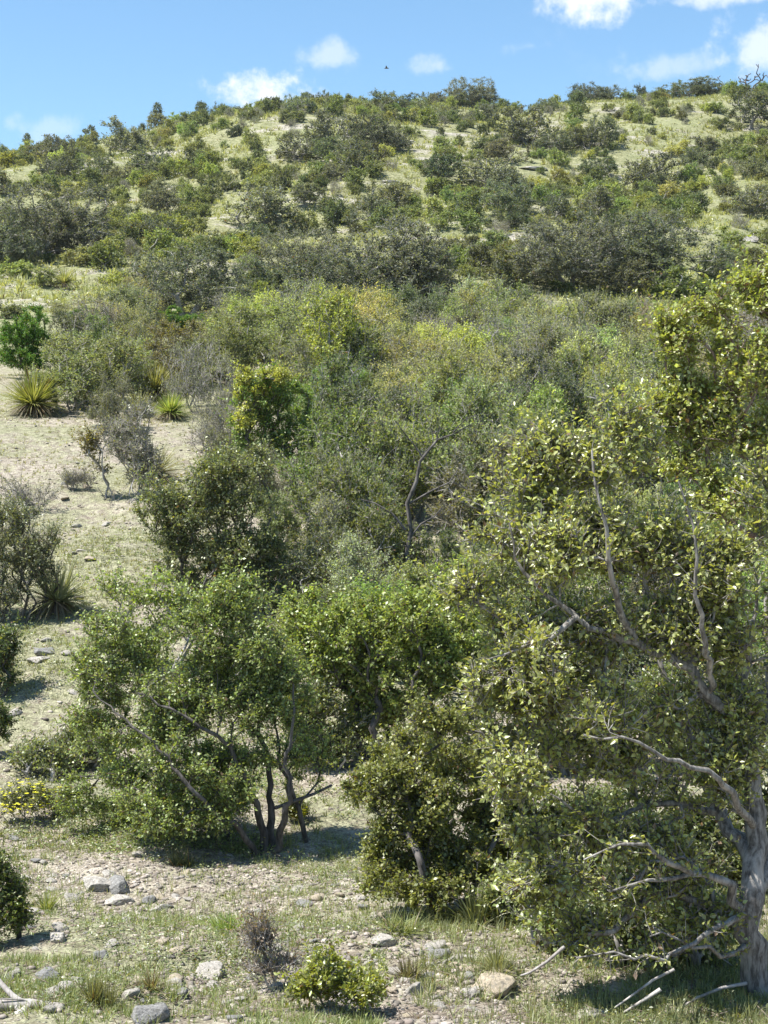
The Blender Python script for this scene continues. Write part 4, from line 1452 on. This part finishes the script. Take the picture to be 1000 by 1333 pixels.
# taller shrub with reddish stems behind it
b = base_px(960, 1150)
d1 = b[1]
near_plant('broadleaf_tree', 'taller reddish-stemmed tree behind the crooked tree, its leafy top at the right border', 'tree', 52, b,
           px_lobes([(885, 540, 46, 60), (880, 450, 34, 40), (890, 610, 40, 40), (930, 420, 58, 46), (985, 400, 56, 46), (900, 480, 40, 50), (960, 490, 64, 54), (1010, 480, 50, 70), (920, 560, 56, 50), (980, 590, 60, 56), (940, 650, 60, 50),
                     (1000, 690, 60, 60), (970, 370, 40, 30), (1020, 360, 40, 30)], d1, .9), 380, (.235, .285, .075), stems=4, base_r=.05, tip_r=.003, n_twigs=6000, per=5, twig_len=.14,
           leaf=(.042, .026), leaf_mat=LEAF_TREE, bark=BARK_RED, style='fold', shell=.3, alpha=.3, trunk_name='trunk', stem_h=1.6, spread=.35, crown_name='crown', twig_r=.003, flat=.85)

# shrubs standing in the shade behind the crooked tree and in the gaps between the front shrubs
for k, (X, Yb, w, hh, c, nt, lab) in enumerate([
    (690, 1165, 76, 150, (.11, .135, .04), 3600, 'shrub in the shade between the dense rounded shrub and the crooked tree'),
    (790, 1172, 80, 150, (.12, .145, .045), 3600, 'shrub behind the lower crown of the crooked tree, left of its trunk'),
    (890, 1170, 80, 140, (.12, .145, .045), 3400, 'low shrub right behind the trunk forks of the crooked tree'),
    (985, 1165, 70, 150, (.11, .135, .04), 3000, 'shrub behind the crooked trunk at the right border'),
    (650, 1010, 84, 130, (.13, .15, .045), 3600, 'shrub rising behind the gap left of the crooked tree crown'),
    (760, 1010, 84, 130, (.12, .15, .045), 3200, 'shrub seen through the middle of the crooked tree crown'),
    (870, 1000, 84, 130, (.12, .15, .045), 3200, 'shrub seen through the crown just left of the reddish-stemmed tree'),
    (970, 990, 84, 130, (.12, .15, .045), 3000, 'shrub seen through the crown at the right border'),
    (420, 1000, 60, 110, (.12, .15, .04), 2600, 'shrub in the gap right behind the big spreading shrub'),
    (640, 840, 90, 120, (.14, .165, .05), 3200, 'shrub above the wide yellow-green shrub, touching the crooked tree crown'),
    (330, 900, 70, 90, (.12, .15, .045), 2400, 'shrub behind the top of the big spreading shrub'),
    (480, 760, 70, 80, (.13, .16, .05), 2200, 'leafy shrub below the bare crooked snag'),
    (400, 870, 60, 90, (.17, .20, .06), 2200, 'shrub between the big spreading shrub and the wide yellow-green shrub'),
    (360, 800, 60, 80, (.17, .20, .08), 1700, 'pale bush below the dense olive shrub, right of the lime-tipped bush'),
    (550, 830, 70, 90, (.18, .21, .06), 2300, 'shrub right below the foot of the bare crooked snag'),
    (440, 850, 50, 80, (.17, .2, .08), 1600, 'grey-green bush behind the left part of the wide yellow-green shrub'),
    (600, 900, 60, 90, (.18, .21, .06), 2300, 'shrub in the gap between the wide yellow-green shrub and the crooked tree'),
    (300, 800, 60, 70, (.15, .18, .07), 1600, 'bush at the right foot of the dense olive shrub'),
    (735, 1240, 50, 74, (.17, .21, .065), 1500, 'low leafy shrub under the left edge of the crooked tree crown'),
    (830, 1250, 56, 70, (.16, .20, .065), 1500, 'low leafy shrub under the middle of the crooked tree crown'),
    (910, 1252, 46, 76, (.16, .20, .065), 1400, 'low leafy shrub just left of the crooked trunk'),
    (670, 1205, 40, 60, (.15, .18, .06), 1200, 'small shaded shrub right of the dark grass clump'),
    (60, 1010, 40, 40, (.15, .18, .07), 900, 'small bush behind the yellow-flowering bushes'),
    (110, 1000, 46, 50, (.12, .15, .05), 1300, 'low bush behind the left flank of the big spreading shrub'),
]):
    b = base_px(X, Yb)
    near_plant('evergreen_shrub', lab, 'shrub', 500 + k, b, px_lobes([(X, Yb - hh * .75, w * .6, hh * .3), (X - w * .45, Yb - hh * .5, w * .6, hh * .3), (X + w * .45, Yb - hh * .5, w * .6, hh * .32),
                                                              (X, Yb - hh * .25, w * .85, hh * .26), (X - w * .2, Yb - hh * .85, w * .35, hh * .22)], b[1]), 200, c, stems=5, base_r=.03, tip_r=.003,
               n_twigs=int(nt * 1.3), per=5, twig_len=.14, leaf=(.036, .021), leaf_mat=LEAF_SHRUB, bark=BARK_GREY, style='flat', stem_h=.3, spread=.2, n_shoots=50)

# bare crooked snag
b = base_px(534, 790)
d0 = b[1]
P0 = [(529, 722), (535, 690), (530, 655), (542, 627), (547, 600), (570, 572), (588, 566), (614, 552)]
sn = thing('bare_tree', 'bare crooked snag bending right at its top, in the middle of the thicket', 'bare tree', tuple(b))
B = Buf()
tube(B, [at(534, 800, d0), at(537, 760, d0)] + [at(X, Y, d0) for X, Y in P0], [.034, .032, .031, .030, .028, .025, .021, .016, .011, .006], 7)
link('trunk', B.mesh('trunk', BARK_DARK, True, b), sn)
for pts, r in [([(528, 690), (510, 668), (488, 655), (470, 650)], .028), ([(534, 655), (560, 640), (585, 628), (600, 605)], .022), ([(552, 598), (540, 580), (528, 566), (515, 548)], .02),
               ([(568, 574), (572, 555), (568, 538)], .014), ([(534, 700), (548, 682), (566, 672), (580, 655)], .024), ([(590, 563), (606, 545), (628, 538)], .012)]:
    B = Buf()
    tube(B, [at(X, Y, d0 - .02 * i) for i, (X, Y) in enumerate(pts)], np.linspace(r * .7, r * .2, len(pts)), 5)
    link('limb', B.mesh('limb', BARK_DARK, True, b), sn)

# ------------------------------------------------------------------ small plants of the foreground
b = base_px(435, 1318)
near_plant('evergreen_shrub', 'small bright lime-green bush at the bottom edge, left of the tan boulder', 'shrub', 61, b,
           px_lobes([(430, 1268, 40, 22), (400, 1280, 28, 22), (465, 1285, 34, 20), (440, 1295, 50, 20)], b[1]), 120, (.24, .29, .045), stems=5, base_r=.01, tip_r=.0018,
           n_twigs=1100, per=5, twig_len=.07, leaf=(.030, .018), leaf_mat=LEAF_TREE, bark=BARK_GREY, stem_h=.08, spread=.08, seg=.05)
b = base_px(345, 1290)
near_plant('dead_brush', 'tangle of dead grey-brown brush beside the small lime-green bush', 'dead brush', 62, b,
           px_lobes([(345, 1245, 34, 34), (330, 1225, 24, 22), (365, 1260, 24, 22)], b[1]), 260, (.16, .12, .09), stems=10, base_r=.008, tip_r=.0018,
           n_twigs=700, per=2, twig_len=.10, leaf=(.022, .01), leaf_mat=LEAF_SHRUB, bark=BARK_DEAD, stem_h=.08, spread=.12, seg=.05, alpha=.6, shell=.2, twig_frac=1)
# yellow-flowered patch at left
for X, Yb, rx, ry, sd, lab in [(30, 1075, 42, 34, 63, 'yellow-flowering bush at the left border under the green shrubs'),
                               (85, 1062, 26, 22, 64, 'smaller yellow-flowering bush right of the one at the left border'),
                               (388, 1072, 16, 14, 65, 'little yellow-flowering weed behind the big spreading shrub')]:
    b = base_px(X, Yb)
    r_ = near_plant('flowering_bush', lab, 'flowering bush', sd, b, px_lobes([(X, Yb - ry, rx, ry * .7), (X - rx * .5, Yb - ry * .8, rx * .6, ry * .5)], b[1]), 90,
                    (.13, .15, .05), stems=7, base_r=.008, tip_r=.0018, n_twigs=900, per=5, twig_len=.09, leaf=(.026, .011), leaf_mat=LEAF_SHRUB, bark=BARK_GREY, style='flat',
                    stem_h=.12, spread=.15, seg=.07, alpha=.6)
    rg = np.random.default_rng(sd)
    fb = Buf()
    at_ = sample_lobes(rg, px_lobes([(X, Yb - ry * 1.1, rx * .9, ry * .7)], b[1]), 130, .6)
    for kk in range(5):
        a = rg.uniform(0, 6.28, len(at_))
        leaves(fb, at_, np.stack([np.cos(a), np.sin(a), .4 + 0 * a], 1), np.tile([0, 0, 1.], (len(at_), 1)) + rg.normal(0, .2, at_.shape), np.full(len(at_), .023), np.full(len(at_), .018), 'flat')
    link('flowers', fb.mesh('flowers', FLOWER, False, b), r_, (.42, .46, .06))


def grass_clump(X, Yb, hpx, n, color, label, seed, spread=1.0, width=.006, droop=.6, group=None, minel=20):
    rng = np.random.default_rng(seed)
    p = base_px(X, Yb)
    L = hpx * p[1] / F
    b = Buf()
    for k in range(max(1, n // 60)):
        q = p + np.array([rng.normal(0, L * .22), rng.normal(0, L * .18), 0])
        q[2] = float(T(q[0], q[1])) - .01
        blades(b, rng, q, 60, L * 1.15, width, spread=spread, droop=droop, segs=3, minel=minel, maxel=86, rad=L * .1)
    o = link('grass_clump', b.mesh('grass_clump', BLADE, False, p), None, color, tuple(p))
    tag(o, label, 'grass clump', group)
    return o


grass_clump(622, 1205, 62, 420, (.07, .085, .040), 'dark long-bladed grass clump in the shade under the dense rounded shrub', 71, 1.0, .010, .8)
grass_clump(130, 1305, 42, 300, (.16, .16, .07), 'round tuft of dull grass near the bottom left, above the grey boulder', 72, .8)
grass_clump(292, 1212, 34, 240, (.13, .19, .05), 'fresh green grass tuft on the gravel under the big spreading shrub', 73, 1.2)
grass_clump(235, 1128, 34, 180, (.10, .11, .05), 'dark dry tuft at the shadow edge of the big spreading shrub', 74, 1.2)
grass_clump(520, 1215, 44, 200, (.17, .20, .075), 'thin pale grass tuft beside the dense rounded shrub', 75, 1.6)
grass_clump(200, 1290, 40, 120, (.13, .11, .06), 'thin brown weed tuft between the two grey boulders', 76, 1.6)
grass_clump(640, 1262, 44, 240, (.19, .20, .10), 'straw-green grass tuft behind the tan boulder', 77, 1.1)
grass_clump(535, 1275, 36, 180, (.18, .16, .10), 'straw tuft behind the pale stones at the bottom centre', 78, 1.1)
grass_clump(60, 1185, 36, 200, (.17, .20, .07), 'green grass tuft right of the bright left-border shrub', 79, 1.3)

# ------------------------------------------------------------------ dead wood
b = at(20, 1316, 7.88)
dl = thing('fallen_branch', 'fallen bleached branch with forks in the bottom left corner', 'branch', tuple(b))
for nm, pts, r0, r1 in [('main_limb', [(-60, 1312, 0), (0, 1309, 0), (40, 1307, .02), (75, 1312, .03), (110, 1322, .05), (145, 1338, .06)], .034, .022),
                        ('fork', [(34, 1308, .02), (16, 1296, .05), (4, 1283, .1), (-8, 1268, .15)], .018, .011),
                        ('fork', [(40, 1308, .02), (28, 1318, -.05), (10, 1326, -.06), (-30, 1330, -.06)], .020, .014),
                        ('fork', [(20, 1309, 0), (32, 1322, -.05), (44, 1340, -.1)], .016, .010),
                        ('twig', [(48, 1308, .02), (30, 1301, .0), (0, 1300, -.02)], .007, .004)]:
    B = Buf()
    tube(B, [at(X, Y, 7.88 + dy) for X, Y, dy in pts], np.linspace(r0, r1, len(pts)), 8)
    link(nm, B.mesh(nm, BARK_DEAD, True, b), dl)
for pts, r, lab in [
    ([(735, 1232, -.5), (712, 1252, -.5), (690, 1266, -.5), (678, 1270, -.5)], .010, 'bleached bent twig hanging right of the tan boulder'),
    ([(878, 1262, -.4), (850, 1276, -.4), (820, 1298, -.45), (800, 1312, -.45)], .009, 'pale straight dead stick leaning under the crooked tree'),
    ([(860, 1288, -.5), (838, 1302, -.5), (812, 1318, -.5)], .012, 'short pale stick on the grass below the leaning dead stick'),
    ([(972, 1280, -.3), (940, 1286, -.35), (905, 1300, -.4), (880, 1316, -.4)], .011, 'dead stick lying by the foot of the crooked tree trunk'),
]:
    B = Buf()
    tube(B, [at(X, Y, 8.75 + dy) for X, Y, dy in pts], np.linspace(r, r * .5, len(pts)), 5)
    tag(link('stick', B.mesh('stick', BARK_DEAD, True)), lab, 'stick')

# ------------------------------------------------------------------ rocks
_t = (1 + 5 ** .5) / 2
_IV = unit(np.array([(-1, _t, 0), (1, _t, 0), (-1, -_t, 0), (1, -_t, 0), (0, -1, _t), (0, 1, _t), (0, -1, -_t), (0, 1, -_t), (_t, 0, -1), (_t, 0, 1), (-_t, 0, -1), (-_t, 0, 1)], float))
_IF = [(0, 11, 5), (0, 5, 1), (0, 1, 7), (0, 7, 10), (0, 10, 11), (1, 5, 9), (5, 11, 4), (11, 10, 2), (10, 7, 6), (7, 1, 8), (3, 9, 4), (3, 4, 2), (3, 2, 6), (3, 6, 8), (3, 8, 9),
       (4, 9, 5), (2, 4, 11), (6, 2, 10), (8, 6, 7), (9, 8, 1)]


def ico(level):
    V, Fc = [tuple(v) for v in _IV], list(_IF)
    for _ in range(level):
        cache, out = {}, []

        def midp(a, b):
            k = (min(a, b), max(a, b))
            if k not in cache:
                m = np.array(V[a]) + np.array(V[b])
                V.append(tuple(m / np.linalg.norm(m)))
                cache[k] = len(V) - 1
            return cache[k]
        for a, b_, c in Fc:
            x, y_, z = midp(a, b_), midp(b_, c), midp(c, a)
            out += [(a, x, z), (b_, y_, x), (c, z, y_), (x, y_, z)]
        Fc = out
    return np.array(V), np.array(Fc, np.int32)


def rock_mesh(seed, level, mat, n_planes=11, rough=.05):
    rng = np.random.default_rng(seed)
    V, Fc = ico(level)
    nn = unit(rng.normal(0, 1, (n_planes, 3)))
    nn = np.concatenate([nn, [[0, 0, 1.], [0, 0, -1.]]])
    h = np.concatenate([rng.uniform(.55, .95, n_planes), [.75, .6]])
    dt = V @ nn.T
    r = np.where(dt > .05, h[None, :] / np.maximum(dt, .05), 9).min(1)
    r = np.minimum(r, 1.15)
    ph = rng.uniform(0, 6.28, (4, 3))
    for q in range(4):
        k = 2.5 * 1.9 ** q
        r = r * (1 + rough / 1.4 ** q * np.sin(V[:, 0] * k + ph[q, 0]) * np.sin(V[:, 1] * k + ph[q, 1]) * np.sin(V[:, 2] * k + ph[q, 2] + 1))
    B = Buf()
    B.add(V * r[:, None], Fc)
    return B.mesh('limestone_rock', mat)


ROCKS_BIG = [rock_mesh(400 + k, 4, ROCK) for k in range(3)] + [rock_mesh(410, 4, ROCK_TAN)] + [rock_mesh(412, 4, ROCK_GREY), rock_mesh(413, 4, ROCK_GREY)]
ROCKS = [rock_mesh(420 + k, 2, (ROCK, ROCK, ROCK_TAN, ROCK_GREY)[k % 4]) for k in range(8)]
for X, Y, w, h, k, rz, lab in [
    (640, 1278, 58, 30, 3, .3, 'largest boulder, a tan flat-topped block at the bottom, left of the crooked tree'),
    (612, 1292, 24, 22, 0, 1.0, 'small pale stone leaning against the front of the tan boulder'),
    (652, 1266, 34, 14, 3, 1.7, 'tilted tan slab lying behind the tan boulder'),
    (125, 1148, 38, 26, 0, .5, 'pale-topped rock with a shadowed face, left one of the dark pair'),
    (153, 1150, 34, 28, 4, 2.0, 'dark shadowed rock, right one of the pair on the gravel'),
    (154, 1170, 34, 16, 1, .2, 'white flat stone just below the dark pair of rocks'),
    (192, 1170, 22, 14, 4, 1.1, 'little brown-grey stone right of the white flat stone'),
    (205, 1182, 24, 12, 2, .8, 'flat pale stone lower right of the little brown-grey stone'),
    (192, 1316, 48, 32, 4, .4, 'rounded grey boulder at the bottom edge, right of the fallen branch'),
    (62, 1268, 42, 24, 5, .9, 'grey low boulder near the left border above the fallen branch'),
    (272, 1262, 40, 28, 1, 1.4, 'pale angular rock left of the dead brush'),
    (132, 1242, 20, 16, 5, .1, 'small grey stone among grass in the lower left gravel'),
    (74, 1218, 26, 18, 2, 2.2, 'cracked pale stone in the grass of the lower left'),
    (44, 1186, 22, 14, 0, .6, 'flat pale stone beside the bright left-border shrub'),
    (540, 1284, 26, 22, 2, .9, 'pale round stone at the bottom centre, left of the tan boulder'),
    (498, 1222, 30, 18, 1, .1, 'low white stone on the gravel left of the dense rounded shrub'),
    (570, 1240, 30, 18, 4, .1, 'grey stone at the shadow edge in front of the dense rounded shrub'),
    (585, 1250, 18, 14, 2, .7, 'rounded tan stone right of the grey stone at the shadow edge'),
    (470, 1170, 16, 10, 0, .4, 'small white stone under the front edge of the dense rounded shrub'),
    (262, 1196, 26, 14, 1, .4, 'thin flat stone on the open gravel, centre left'),
    (60, 846, 28, 12, 5, .2, 'flat grey stone below the grey-green left-border shrub'),
    (50, 858, 26, 10, 0, 1.2, 'pale flat stone just below the flat grey stone at the left'),
    (60, 832, 14, 8, 1, .2, 'small pale stone just above the flat grey stone at the left'),
    (98, 684, 14, 6, 1, .3, 'small white slab on the bright path left of the dense olive shrub'),
    (104, 716, 12, 5, 0, .3, 'smaller white slab on the bright path, lower of the two'),
    (200, 1318, 20, 10, 0, 1.3, 'thin pale slab leaning on the rounded grey boulder'),
    (805, 1288, 34, 10, 3, .2, 'flat tan slab in the grass under the crooked tree'),
    (770, 1318, 44, 10, 1, .1, 'long flat white slab in the grass at the bottom right'),
]:
    p = base_px(X, Y + h * .35)
    s = p[1] / F
    o = link('rock', ROCKS_BIG[k], None, None, tuple(p + np.array([0, 0, h * s * .08])))
    o.scale = (w * s * .56, w * s * .5, h * s * .62)
    o.rotation_euler = (0.08 * math.sin(X), 0.1 * math.cos(X * 1.7), rz)
    tag(o, lab, 'rock', 'larger rocks of the foreground')

rr = np.random.default_rng(888)
STONE = []
looks = ['pale limestone', 'pale limestone', 'tan', 'grey']
while len(STONE) < 230:
    if rr.random() < .8:
        X, Y = rr.uniform(0, 620), rr.uniform(1085, 1328)
    else:
        X, Y = rr.uniform(0, 260), rr.uniform(560, 1000)
    if X > 420 and Y < 1150:
        continue
    p = ground_hit(X, Y)
    k = int(rr.integers(8))
    sz = rr.uniform(.018, .055) * (1 if p[1] < 14 else 1.7)
    o = link('stone', ROCKS[k], None, None, tuple(p + np.array([0, 0, sz * .15])))
    o.scale = (sz * rr.uniform(.8, 1.5), sz * rr.uniform(.8, 1.3), sz * rr.uniform(.4, .8))
    o.rotation_euler = (rr.uniform(-.3, .3), rr.uniform(-.3, .3), rr.uniform(0, 6.28))
    STONE.append(o)
    auto(o, ('tiny ' if sz < .04 else 'small ') + looks[k % 4], 'stone', X, Y, 'stone', f'loose {looks[k % 4]} stones on the gravel')

# gravel, too many to count
gb = Buf()
V0, F0 = _IV, np.array(_IF, np.int32)
for lo, hi, yr, n in ((.006, .024, (7.7, 14.5), 14000), (.014, .035, (14.5, 34), 2600)):
    y = yr[0] + (yr[1] - yr[0]) * rr.random(n) ** 1.2
    x = rr.uniform(-.27, .16, n) * y
    keepm = np.sin(x * 1.7 + y * .9) + np.sin(y * 2.1 - x * .8 + 1) + rr.normal(0, .7, n) > -.3
    keepm &= (y < 14.5) | (x < -.10 * y)
    x, y = x[keepm], y[keepm]
    z = T(x, y)
    s = lo + (hi - lo) * rr.random(len(x)) ** 2.2
    rv = V0[None] * (1 + rr.normal(0, .16, (len(x), 12, 1)))
    a = rr.uniform(0, 6.28, len(x))
    ca, sa = np.cos(a)[:, None], np.sin(a)[:, None]
    X3 = (rv[..., 0] * ca - rv[..., 1] * sa) * s[:, None] * 1.2 + x[:, None]
    Y3 = (rv[..., 0] * sa + rv[..., 1] * ca) * s[:, None] + y[:, None]
    Z3 = rv[..., 2] * s[:, None] * .65 + (z + s * .2)[:, None]
    V = np.stack([X3, Y3, Z3], -1).reshape(-1, 3)
    gb.add(V, (np.arange(len(x))[:, None, None] * 12 + F0[None]).reshape(-1, 3))
tag(link('gravel', gb.mesh('gravel', GRAVEL)), 'pale limestone gravel strewn over the bare ground', 'gravel', kind='stuff')


# ------------------------------------------------------------------ grass and ground cover
def grass_field(name, rng, x, y, n_blades, length, width, color, label, cat='grass', spread=.7, segs=2):
    z = T(x, y)
    n = len(x) * n_blades
    cx, cy, cz = (np.repeat(q, n_blades) for q in (x, y, z))
    L = np.repeat(length * rng.uniform(.5, 1.3, len(x)), n_blades) * rng.uniform(.5, 1.1, n)
    az = rng.uniform(0, 6.283, n)
    el = np.radians(rng.uniform(35, 88, n))
    off = np.abs(rng.normal(0, .35, n)) * L * spread
    d = np.stack([np.cos(az) * np.cos(el), np.sin(az) * np.cos(el), np.sin(el)], 1)
    st = np.stack([cx + np.cos(az) * off, cy + np.sin(az) * off, cz - .01], 1)
    side = unit(np.cross(d, np.array([0, 0, 1.]) + rng.normal(0, .3, (n, 3)))) * (width * .5)
    m = st + d * (L * .55)[:, None]
    tip = st + d * L[:, None] - np.array([0, 0, 1.]) * (L * np.cos(el) * .35)[:, None]
    V = np.stack([st - side, st + side, m + side * .8, m - side * .8, tip], 1).reshape(-1, 3)
    i = np.arange(n)[:, None] * 5
    B = Buf()
    B.add(V, i + np.array([0, 1, 2, 3]))
    B.f.append((i + np.array([3, 2, 4])).astype(np.int32))
    o = link(name, B.mesh(name, BLADE), None, color)
    return tag(o, label, cat, kind='stuff')


gr = np.random.default_rng(31337)


def patchy(n, x0, x1, y0, y1, thr, f1=1.1, f2=.8):
    y = gr.uniform(y0, y1, n)
    x = gr.uniform(x0, x1, n) * y
    v = np.sin(x * f1 + y * f2 * .6 + 1) * np.sin(y * f2 - x * .5) + .6 * np.sin(x * f1 * 2.3 + 2) * np.sin(y * f2 * 2.9) + gr.normal(0, .35, n)
    k = v > thr
    return x[k], y[k]


x, y = patchy(7000, -.27, .27, 7.8, 13.5, -.1, 1.7, 1.3)
grass_field('grass', gr, x, y, 9, .10, .0042, (.155, .185, .075), 'short green and straw grass over the foreground ground')
x, y = patchy(2400, .02, .27, 7.6, 10.6, -.2, 2.3, 1.9)
grass_field('grass', gr, x, y, 12, .115, .0045, (.165, .185, .090), 'taller tangled grass around the boulder and the crooked tree')
x, y = patchy(1900, -.27, .0, 7.6, 9.2, .2, 2.1, 2.3)
grass_field('grass', gr, x, y, 12, .085, .0042, (.165, .20, .085), 'grass fringe along the bottom edge of the photo')
x, y = patchy(5200, -.27, .05, 13.0, 24, -.2)
grass_field('grass', gr, x, y, 8, .10, .008, (.18, .20, .095), 'pale grass over the bank behind the front shrubs')
x, y = patchy(9000, -.27, .05, 22, 52, -.4)
grass_field('grass', gr, x, y, 7, .08, .012, (.25, .245, .16), 'straw grass of the gravel clearing')
x, y = patchy(9000, -.28, .28, 66, 135, -.15, .35, .3)
grass_field('grass', gr, x, y, 11, .46, .05, (.235, .245, .11), 'bunch grass over the lower hillside')
x, y = patchy(11000, -.28, .28, 135, 214, -.15, .3, .25)
grass_field('grass', gr, x, y, 9, .55, .08, (.245, .255, .12), 'bunch grass over the upper hillside')


def weed_field(rng, x, y, n, size, leaf, color, label):
    z = T(x, y)
    m = len(x) * n
    s = np.repeat(rng.uniform(.5, 1.2, len(x)), n)
    c = np.stack([np.repeat(x, n), np.repeat(y, n), np.repeat(z, n)], 1)
    o = rng.normal(0, 1, (m, 3)) * np.array([1, 1, .5]) * size * s[:, None]
    o[:, 2] = np.abs(o[:, 2]) + .01
    B = Buf()
    leaves(B, c + o, unit(rng.normal(0, 1, (m, 3)) * [1, 1, .5]), rng.normal(0, .6, (m, 3)) + [0, 0, 1.], leaf * rng.uniform(.6, 1.2, m), leaf * .5 * rng.uniform(.6, 1.2, m), 'flat')
    return tag(link('ground_cover', B.mesh('ground_cover', LEAF_SHRUB), None, color), label, 'weeds', kind='stuff')


x, y = patchy(2600, -.27, .24, 7.9, 13.5, .1, 1.6, 1.4)
weed_field(gr, x, y, 26, .055, .022, (.14, .17, .075), 'small grey-green weeds hugging the foreground gravel')
x, y = patchy(1500, -.27, .12, 13.0, 26, .0)
weed_field(gr, x, y, 34, .09, .034, (.16, .19, .085), 'low weeds on the bank behind the front shrubs')
x, y = patchy(520, -.21, .02, 12.9, 17.5, .15)
weed_field(gr, x, y, 60, .15, .032, (.14, .185, .07), 'knee-high weeds round the front shrubs')
x, y = patchy(560, -.05, .28, 19, 78, -2, .3, .25)
weed_field(gr, x, y, 60, .22, .05, (.13, .155, .07), 'low undergrowth filling the floor of the thicket')
x, y = patchy(4200, -.28, .28, 72, 212, -.5, .22, .35)
weed_field(gr, x, y, 30, .26, .13, (.12, .125, .085), 'low grey-green scrub too small to count over the hillside')
x, y = patchy(6200, -.28, .28, 72, 212, -.25, .3, .25)
weed_field(gr, x, y, 40, .34, .14, (.15, .175, .065), 'low olive scrub too small to count over the hillside')

# dead twigs and fallen leaves lying about
B = Buf()
n = 5200
y = 7.9 + 9 * gr.random(n) ** 1.6
x = gr.uniform(-.27, .27, n) * y
z = T(x, y) + .006
L = gr.uniform(.015, .16, n) * (gr.random(n) < .45) + .02
a = gr.uniform(0, 6.283, n)
d = np.stack([np.cos(a), np.sin(a), gr.uniform(-.05, .25, n)], 1) * L[:, None]
s = np.stack([-np.sin(a), np.cos(a), 0 * a], 1) * np.where(L > .03, .0022, .009)[:, None]
p = np.stack([x, y, z], 1)
u = np.array([0, 0, .004])
V = np.stack([p - s, p + s, p + d + s * .5, p + d - s * .5, p + u, p + d + u], 1).reshape(-1, 3)
i = np.arange(n)[:, None] * 6
B.add(V, np.concatenate([i + np.array([0, 4, 5, 3]), i + np.array([4, 1, 2, 5])]))
tag(link('litter', B.mesh('litter', BARK_LITTER)), 'dead twigs and dry leaves scattered over the foreground', 'litter', kind='stuff')

# ------------------------------------------------------------------ pale ledges on the slope
for k, (X, Y, w, h) in enumerate([(222, 220, 60, 7), (118, 222, 36, 7), (238, 226, 30, 6), (460, 232, 26, 5), (520, 184, 40, 5), (300, 208, 40, 6), (735, 170, 30, 4), (505, 236, 30, 5),
                                  (590, 262, 40, 6), (830, 215, 24, 8), (885, 290, 34, 8), (965, 310, 40, 8), (960, 325, 40, 8), (690, 218, 40, 5), (900, 250, 26, 5)]):
    p = ground_hit(X, Y)
    s = p[1] / F
    o = link('rock_ledge', ROCKS_BIG[k % 3], None, None, tuple(p - np.array([0, 0, h * s * .35])))
    o.scale = (w * s * .5, w * s * .4, h * s * .8)
    o.rotation_euler = (.15, 0, .2 * math.sin(k * 2.1))
    auto(o, 'pale bare', 'limestone ledge', X, Y, 'rock ledge', 'pale limestone ledges on the hillside')

# ------------------------------------------------------------------ a bird far off
B = Buf()
bp_ = at(503, 89, 120)
tube(B, [bp_ + np.array([-.16, 0, 0]), bp_ + np.array([-.05, 0, .02]), bp_ + np.array([.1, 0, .02]), bp_ + np.array([.2, 0, 0])], [.01, .05, .05, .01], 6)
for sgn in (-1, 1):
    B.add([bp_ + np.array([-.06, 0, .02]), bp_ + np.array([.08, 0, .02]), bp_ + np.array([.02, sgn * .35, .12]), bp_ + np.array([-.04, sgn * .35, .12])], [[0, 1, 2, 3]])
tag(link('bird', B.mesh('bird', BARK_DARK)), 'tiny dark bird flying above the middle of the skyline', 'bird')

write_labels()

# ------------------------------------------------------------------ the air: a faint even haze
hz, t, out = new_mat('air')
pv = N(t, 'ShaderNodeVolumePrincipled')
pv.inputs['Color'].default_value = (.86, .93, 1, 1)
pv.inputs['Density'].default_value = .00012
pv.inputs['Anisotropy'].default_value = .3
t.links.new(pv.outputs[0], out.inputs['Volume'])
B = Buf()
x0, x1, y0, y1, z0, z1 = -2700, 2700, -320, 2600, -36, 62
B.add([(x0, y0, z0), (x1, y0, z0), (x1, y1, z0), (x0, y1, z0), (x0, y0, z1), (x1, y0, z1), (x1, y1, z1), (x0, y1, z1)],
      [(0, 3, 2, 1), (4, 5, 6, 7), (0, 1, 5, 4), (1, 2, 6, 5), (2, 3, 7, 6), (3, 0, 4, 7)])
tag(link('haze', B.mesh('haze', hz)), kind='stuff')
